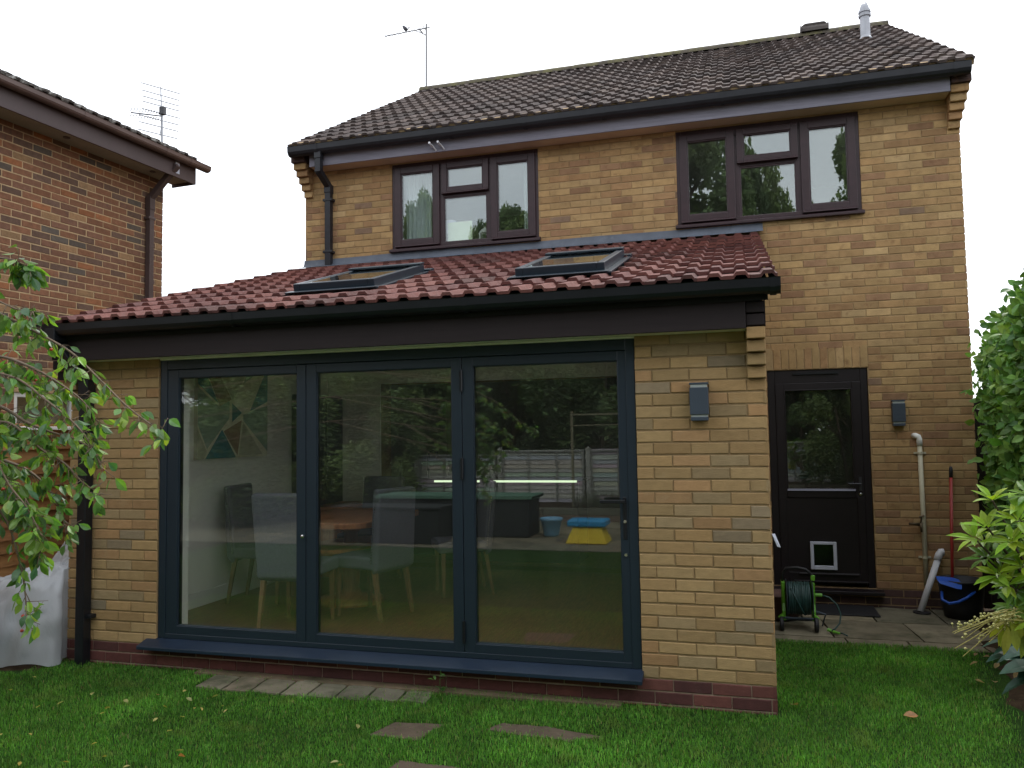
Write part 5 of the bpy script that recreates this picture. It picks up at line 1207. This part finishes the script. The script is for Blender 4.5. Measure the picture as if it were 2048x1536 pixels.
def fallen(x, y, L, c, label, group=None, yaw=None, mesh=None):
    z = gz(x, y) + .022
    if mesh is None:
        q = MB(); add_leaf(q, Vector((-L/2, 0, 0)), X, Z, L, L*.6, c, fold=.5, droop=-.08)
        o = q.build('fallen_leaf', M['leaf'])
    else:
        o = bpy.data.objects.new('fallen_leaf', mesh); col.objects.link(o)
    o.location = (x, y, z); o.rotation_euler = (jit(.5), jit(.5), random.uniform(0, 6.28) if yaw is None else yaw)
    tag(o, label, 'leaf', group); return o
fallen(.715, .06, .085, (.50,.24,.09), 'large orange-brown leaf on the lawn right of the extension corner', yaw=.3)
fallen(.10, .10, .07, (.30,.22,.08), 'dull brown leaf in the grass just beside the extension corner', yaw=1.0)
fallen(-2.96, -1.42, .05, (.50,.20,.05), 'orange leaf on the lawn near the bottom left')
fallen(-3.78, -.62, .055, (.42,.20,.06), 'curled orange leaf on the grass below the left door')
src = [fallen(-3.9, -.9, l, c, 'small yellow leaf lying on the left part of the lawn', 'small yellow leaves scattered on the left lawn') for l, c in ((.035,(.50,.45,.12)), (.045,(.42,.40,.14)), (.03,(.55,.42,.10)))]
for k in range(38):
    x = random.uniform(-5.0, -1.9); y = random.uniform(-1.7, -.45)
    if random.random() < .6: x = random.uniform(-4.9, -3.2)
    where = ('near the downpipe' if x < -4.3 else 'below the left door' if x < -3.3 else 'in front of the middle door') + (', close to the paving' if y > -.8 else ', towards the bottom edge' if y < -1.25 else ', half-way down the lawn')
    fallen(x, y, 0, 0, 'small yellow leaf on the grass ' + where, 'small yellow leaves scattered on the left lawn', mesh=random.choice(src).data)
src = [fallen(1.45, .3, l, c, 'dry leaf on the soil at the edge of the right bed', 'dry leaves on the right bed edge') for l, c in ((.06,(.38,.27,.13)), (.05,(.30,.2,.1)))]
for k in range(18):
    y = random.uniform(-.6, 1.7); fallen(bedline(y) + random.uniform(-.05, .35), y, 0, 0, 'dry leaf on the right bed edge ' + ('close to the paving' if y > 1.1 else 'just below the bead-like flower stalks' if y > .5 else 'under the broad bluish leaves' if y > 0 else 'towards the bottom right corner'), 'dry leaves on the right bed edge', mesh=random.choice(src).data)
wd_ = thing('weed', 'small broad-leaved weed growing at the foot of the extension plinth', 'weed', (-2.05, -.12, 0)); mb = MB()
for k in range(14): add_leaf(mb, Vector((-2.05+jit(.04), -.12+jit(.03), random.uniform(0, .12))), Vector((jit(1), jit(1), .6)), Z, random.uniform(.03,.05), .02, gcol((.09,.2,.05)))
mb.tube([(-2.05,-.12,-.01),(-2.045,-.13,.08),(-2.04,-.125,.15)], .0018, 4, c=(.1,.2,.05)); mb.build('foliage', M['leaf'], wd_)

# ================================================================== BEHIND THE CAMERA (seen reflected in the glass)
mb = MB()
mb.box(-10, 3.2, -9.7, -6.0, -.1, -.006, (.12,.11,.09)); y = -6.02; row = 0
while y > -9.5:
    x = -9.8 + (row % 2)*.3
    while x < 2.8: slab(mb, x, x+.6, y-.6, y, .0); x += .6
    y -= .6; row += 1
tag(mb.build('rear_patio', M['slab']), 'grey flagged terrace at the far end of the lawn', 'patio', kind='structure')
mb = MB(); mb.box(-11, 3.4, -11.2, -9.75, -.3, .22); tag(mb.build('rear_bed', M['soil']), 'raised soil bed along the end fence', 'bed', kind='structure')
t = thing('sleeper_wall', 'low wall of grey timber sleepers in front of the end fence', 'wall', (-3, -9.72, 0)); mb = MB()
for k in range(2):
    for i in range(6): mb.box(-11+2.4*i, -11+2.4*i+2.39, -9.76, -9.64, -.02+k*.13, .105+k*.13, (.16+jit(.03),.14,.11))
mb.build('sleeper', M['fence_grey'], t, bevel=.006)
fe = thing('panel_fence', 'weathered grey overlap panel fence with concrete posts reflected in the doors', 'fence', (-4, -11.1, 0))
x = -12.6; k = 0
while x < 3.6:
    mb = MB(); zt = 1.25 if x > -6.5 else 1.18; grey = x > -7.4
    z = .02
    while z < zt-.03:
        c = (.42+jit(.08),.42+jit(.07),.40+jit(.05)) if grey else (.22+jit(.04),.13+jit(.02),.07); w = .09+jit(.012)
        mb.prism([(x+.07, -11.13, z), (x+.07, -11.10, z), (x+.07, -11.122, z+w+.02), (x+.07, -11.13, z+w+.02)], Vector((1.74, 0, 0)), c); z += w
    for xx in (x+.07, x+.62, x+1.22, x+1.77): mb.box(xx, xx+.04, -11.095, -11.075, .0, zt, (.24,.24,.22))
    mb.box(x+.07, x+1.81, -11.14, -11.07, zt, zt+.03, (.26,.26,.25)); mb.build('panel', M['fence_grey'], fe)
    mb = MB(); mb.box(x-.03, x+.065, -11.15, -11.05, -.3, zt+.06); mb.prism([(x-.03,-11.15,zt+.06),(x+.065,-11.15,zt+.06),(x+.018,-11.15,zt+.11)], Vector((0,.1,0))); mb.build('post', M['concrete'], fe)
    x += 1.88
t = thing('storage_box', 'long black garden storage box with ribbed green lid reflected in the doors', 'storage box', (-4.6, -7.3, 0))
mb = MB(); mb.box(-6.0, -3.42, -7.9, -7.2, .0, .60); mb.build('body', M['black_box'], t, bevel=.02); mb = MB()
for k in range(54): mb.box(-6.05+k*.05, -6.01+k*.05, -7.95, -7.15, .605, .655)
mb.box(-6.06, -3.36, -7.93, -7.17, .60, .635); mb.build('lid', M['green_lid'], t)
t = thing('storage_box', 'shorter dark storage box nearer the lawn, reflected in the doors', 'storage box', (-5.2, -6.4, 0)); mb = MB(); mb.box(-6.3, -4.55, -6.75, -6.2, .0, .52); mb.build('body', M['black_box'], t, bevel=.02); mb = MB(); mb.box(-6.33, -4.52, -6.78, -6.17, .522, .56); mb.build('lid', M['black_box'], t, bevel=.01)
mb = MB(); mb.lathe([(.11,0),(.12,.02),(.165,.24),(.185,.25),(.185,.29),(.165,.29),(.15,.24)], (-3.13, -7.5, 0), 28); tag(mb.build('plant_pot', M['pot_blue'], smooth=True), 'light blue plastic plant pot on the flags, reflected in the right door', 'pot')
t = thing('play_table', 'yellow and blue plastic sand table reflected in the right door', 'play table', (-2.4, -6.9, 0))
mb = MB(); P = [(-2.72,-7.15,.0),(-2.10,-7.15,.0),(-2.18,-7.08,.24),(-2.64,-7.08,.24)]; mb.add([(-2.72,-7.15,0),(-2.10,-7.15,0),(-2.10,-6.65,0),(-2.72,-6.65,0),(-2.62,-7.08,.24),(-2.2,-7.08,.24),(-2.2,-6.72,.24),(-2.62,-6.72,.24)], [(0,3,2,1),(4,5,6,7),(0,1,5,4),(1,2,6,5),(2,3,7,6),(3,0,4,7)]); mb.build('base', M['toy_yellow'], t, bevel=.015)
mb = MB(); mb.box(-2.70, -2.12, -7.12, -6.68, .245, .34); mb.build('tray', M['toy_blue'], t, bevel=.02)
t = thing('swing_frame', 'thin wooden garden frame with crossbars standing before the end fence', 'frame', (-2.8, -10.0, 0)); mb = MB()
for x in (-3.28, -2.36): mb.box(x-.022, x+.022, -10.03, -9.97, .2, 2.05, (.20,.18,.12))
mb.build('post', M['fence_grey'], t); mb = MB(); mb.box(-3.32, -2.32, -10.02, -9.98, 1.97, 2.0, (.2,.18,.12)); mb.box(-3.32, -2.32, -10.02, -9.98, 1.77, 1.79, (.2,.18,.12)); mb.build('crossbar', M['fence_grey'], t)
mb = MB()
for k in range(700):
    x = random.uniform(-3.2, -1.2); p = Vector((x, -9.95+jit(.3), .2)); add_leaf(mb, p, Vector((jit(.4), jit(.4), 1)), rv(), random.uniform(.2,.42), .015, gcol((.12,.13,.10)), seg=2)
tag(mb.build('lavender', M['leaf_far']), 'grey clump of lavender against the weathered end fence', 'plant')

def crown(seed, n, shape='oval', leaf=.16):
    rr = random.Random(seed); mb = MB(); cl = []
    for k in range(34):
        a = rr.uniform(0, 6.28); h = rr.uniform(.12, 1.0); r = (math.sin(math.pi*min(1, (h*.86+.12)))**.6)*rr.uniform(.35, .95); cl.append((Vector((r*math.cos(a), r*math.sin(a), h)), rr.uniform(.20, .36)*(1.15-.5*h), rr.choice([(.085,.135,.055),(.12,.18,.07),(.16,.22,.08)])))
    for k in range(n):
        c, s, b = rr.choice(cl); d = Vector((rr.gauss(0,1), rr.gauss(0,1), rr.gauss(0,1))).normalized(); q = c + Vector((d.x, d.y, d.z*.55))*s*rr.uniform(.45, 1.05); q.z /= 1.16; q.x /= 1.12; q.y /= 1.12
        k_ = 1 + rr.uniform(-.3, .3); o = Vector((rr.gauss(0,1), rr.gauss(0,1), rr.gauss(0,1))).normalized(); up = Vector((rr.gauss(0,1), rr.gauss(0,1), rr.gauss(0,1)))
        n0 = len(mb.v); add_leaf(mb, q, o, up, leaf, leaf*.6, (b[0]*k_, b[1]*k_, b[2]*k_), seg=2)
        for i_ in range(n0, len(mb.v)): v_ = mb.v[i_]; mb.v[i_] = (v_[0], v_[1], q.z + (v_[2]-q.z)/3.2)      # crowns are scaled taller than wide
    return mb
protos = []
for sd_ in (1, 2, 3):
    m_ = crown(sd_, 30000, leaf=.075)
    o = m_.build('crown', M['leaf_far']); protos.append(o.data); bpy.data.objects.remove(o)
def tree(x, y, h, r, base, k, label, name='tree'):
    t = thing(name, label, 'tree' if name == 'tree' else 'shrub', (x, y, 0), 'trees and shrubs behind the photographer')
    o = bpy.data.objects.new('crown', protos[k]); col.objects.link(o); o.parent = t; o.location = (0, 0, base); o.scale = (r, r, h-base); o.rotation_euler = (0, 0, k*1.3 + x)
    q = MB(); th = .035*h; q.tube([(0,0,-.3),(jit(.1),jit(.1),base),(jit(.3),jit(.3),base+(h-base)*.6)], [th*.6, th*.45, th*.15], 7)
    for i in range(6):
        a = i*1.05; z = base + (h-base)*(.05+.1*i); q.tube([(0,0,z), (r*.35*math.cos(a), r*.35*math.sin(a), z+(h-base)*.12), (r*.7*math.cos(a), r*.7*math.sin(a), z+(h-base)*.25)], [th*.22, th*.12, th*.04], 5)
    tr = q.build('trunk', M['bark']); tr.parent = t
TREES = [(-1.9,-13.5,13.4,3.1,2.0,0,'tallest tree beyond the end fence, filling the right upstairs reflection'), (4.9,-14.5,11.6,2.3,2.0,1,'tall tree at the right of the end fence'),
         (-11.6,-16,11.4,1.5,2.5,2,'narrow pointed tree seen in the left upstairs reflection'), (-8.0,-16.2,10.6,1.7,2.5,0,'round-topped tree right of the pointed one'),
         (-14.2,-16,10.4,1.9,2.5,1,'tree at the far left of the end fence'), (2.1,-16.5,9.6,1.7,2.0,2,'lower tree between the two tallest'), (-9.8,-17,9.6,1.4,2.0,1,'small tree in the gap behind the others'),
         (-5.2,-17,8.6,1.8,2.0,2,'mid-height tree behind the middle of the fence'),
         (.45,-13.9,11.0,1.45,2.0,1,'leaning tree just right of the tallest one'), (3.75,-13.9,11.7,2.0,2.0,2,'tree reflected in the right sash of the right upstairs window'),
         (-10.9,-15.4,10.6,1.0,2.0,0,'slim dark tree reflected in the middle of the left upstairs window'), (-10.1,-18.5,10.9,1.0,2.0,1,'distant slim tree behind the small one'),
         (-6.6,-15.0,6.4,2.4,.5,1,'low broad tree behind the left grey panels'), (-4.3,-15.2,6.6,2.4,.5,2,'low broad tree behind the garden frame'), (-2.0,-15.0,6.4,2.4,.5,0,'low broad tree behind the middle posts'), (.6,-15.2,6.4,2.4,.5,1,'low broad tree behind the right panels')]
for a in TREES: tree(*a)
for i, (x, y, h, r) in enumerate([(-13,-12.6,5.2,2.3),(-10.2,-12.8,5.6,2.4),(-7.8,-12.8,5.4,2.3),(-5.4,-12.9,5.6,2.3),(-3.2,-12.8,5.4,2.2),(-1.0,-12.9,5.6,2.3),(1.4,-12.7,5.4,2.3),(4.2,-11.5,5.0,2.0),(2.4,-9.6,3.6,1.5),(3.1,-7.2,3.5,1.3),(-8.0,-9.9,3.2,1.7),(-9.9,-8.6,3.4,1.7),(-7.2,-10.2,2.6,.9)]):
    tree(x, y, h, r, .1, i % 3, ['dense bush behind the left end of the fence', 'dense bush second from the left behind the fence', 'bush behind the brown fence panels', 'bush behind the grey panels left of the frame',
         'bush directly behind the garden frame', 'bush behind the right grey panels', 'bush behind the last fence panel on the right', 'bush off the right end of the fence', 'shrub reflected in the back door glass, farther one', 'shrub reflected in the back door glass, nearer one', 'broad bush in front of the brown fence panels', 'bush at the far left corner of the rear terrace', 'small bush beside the long storage box'][i], 'bush')
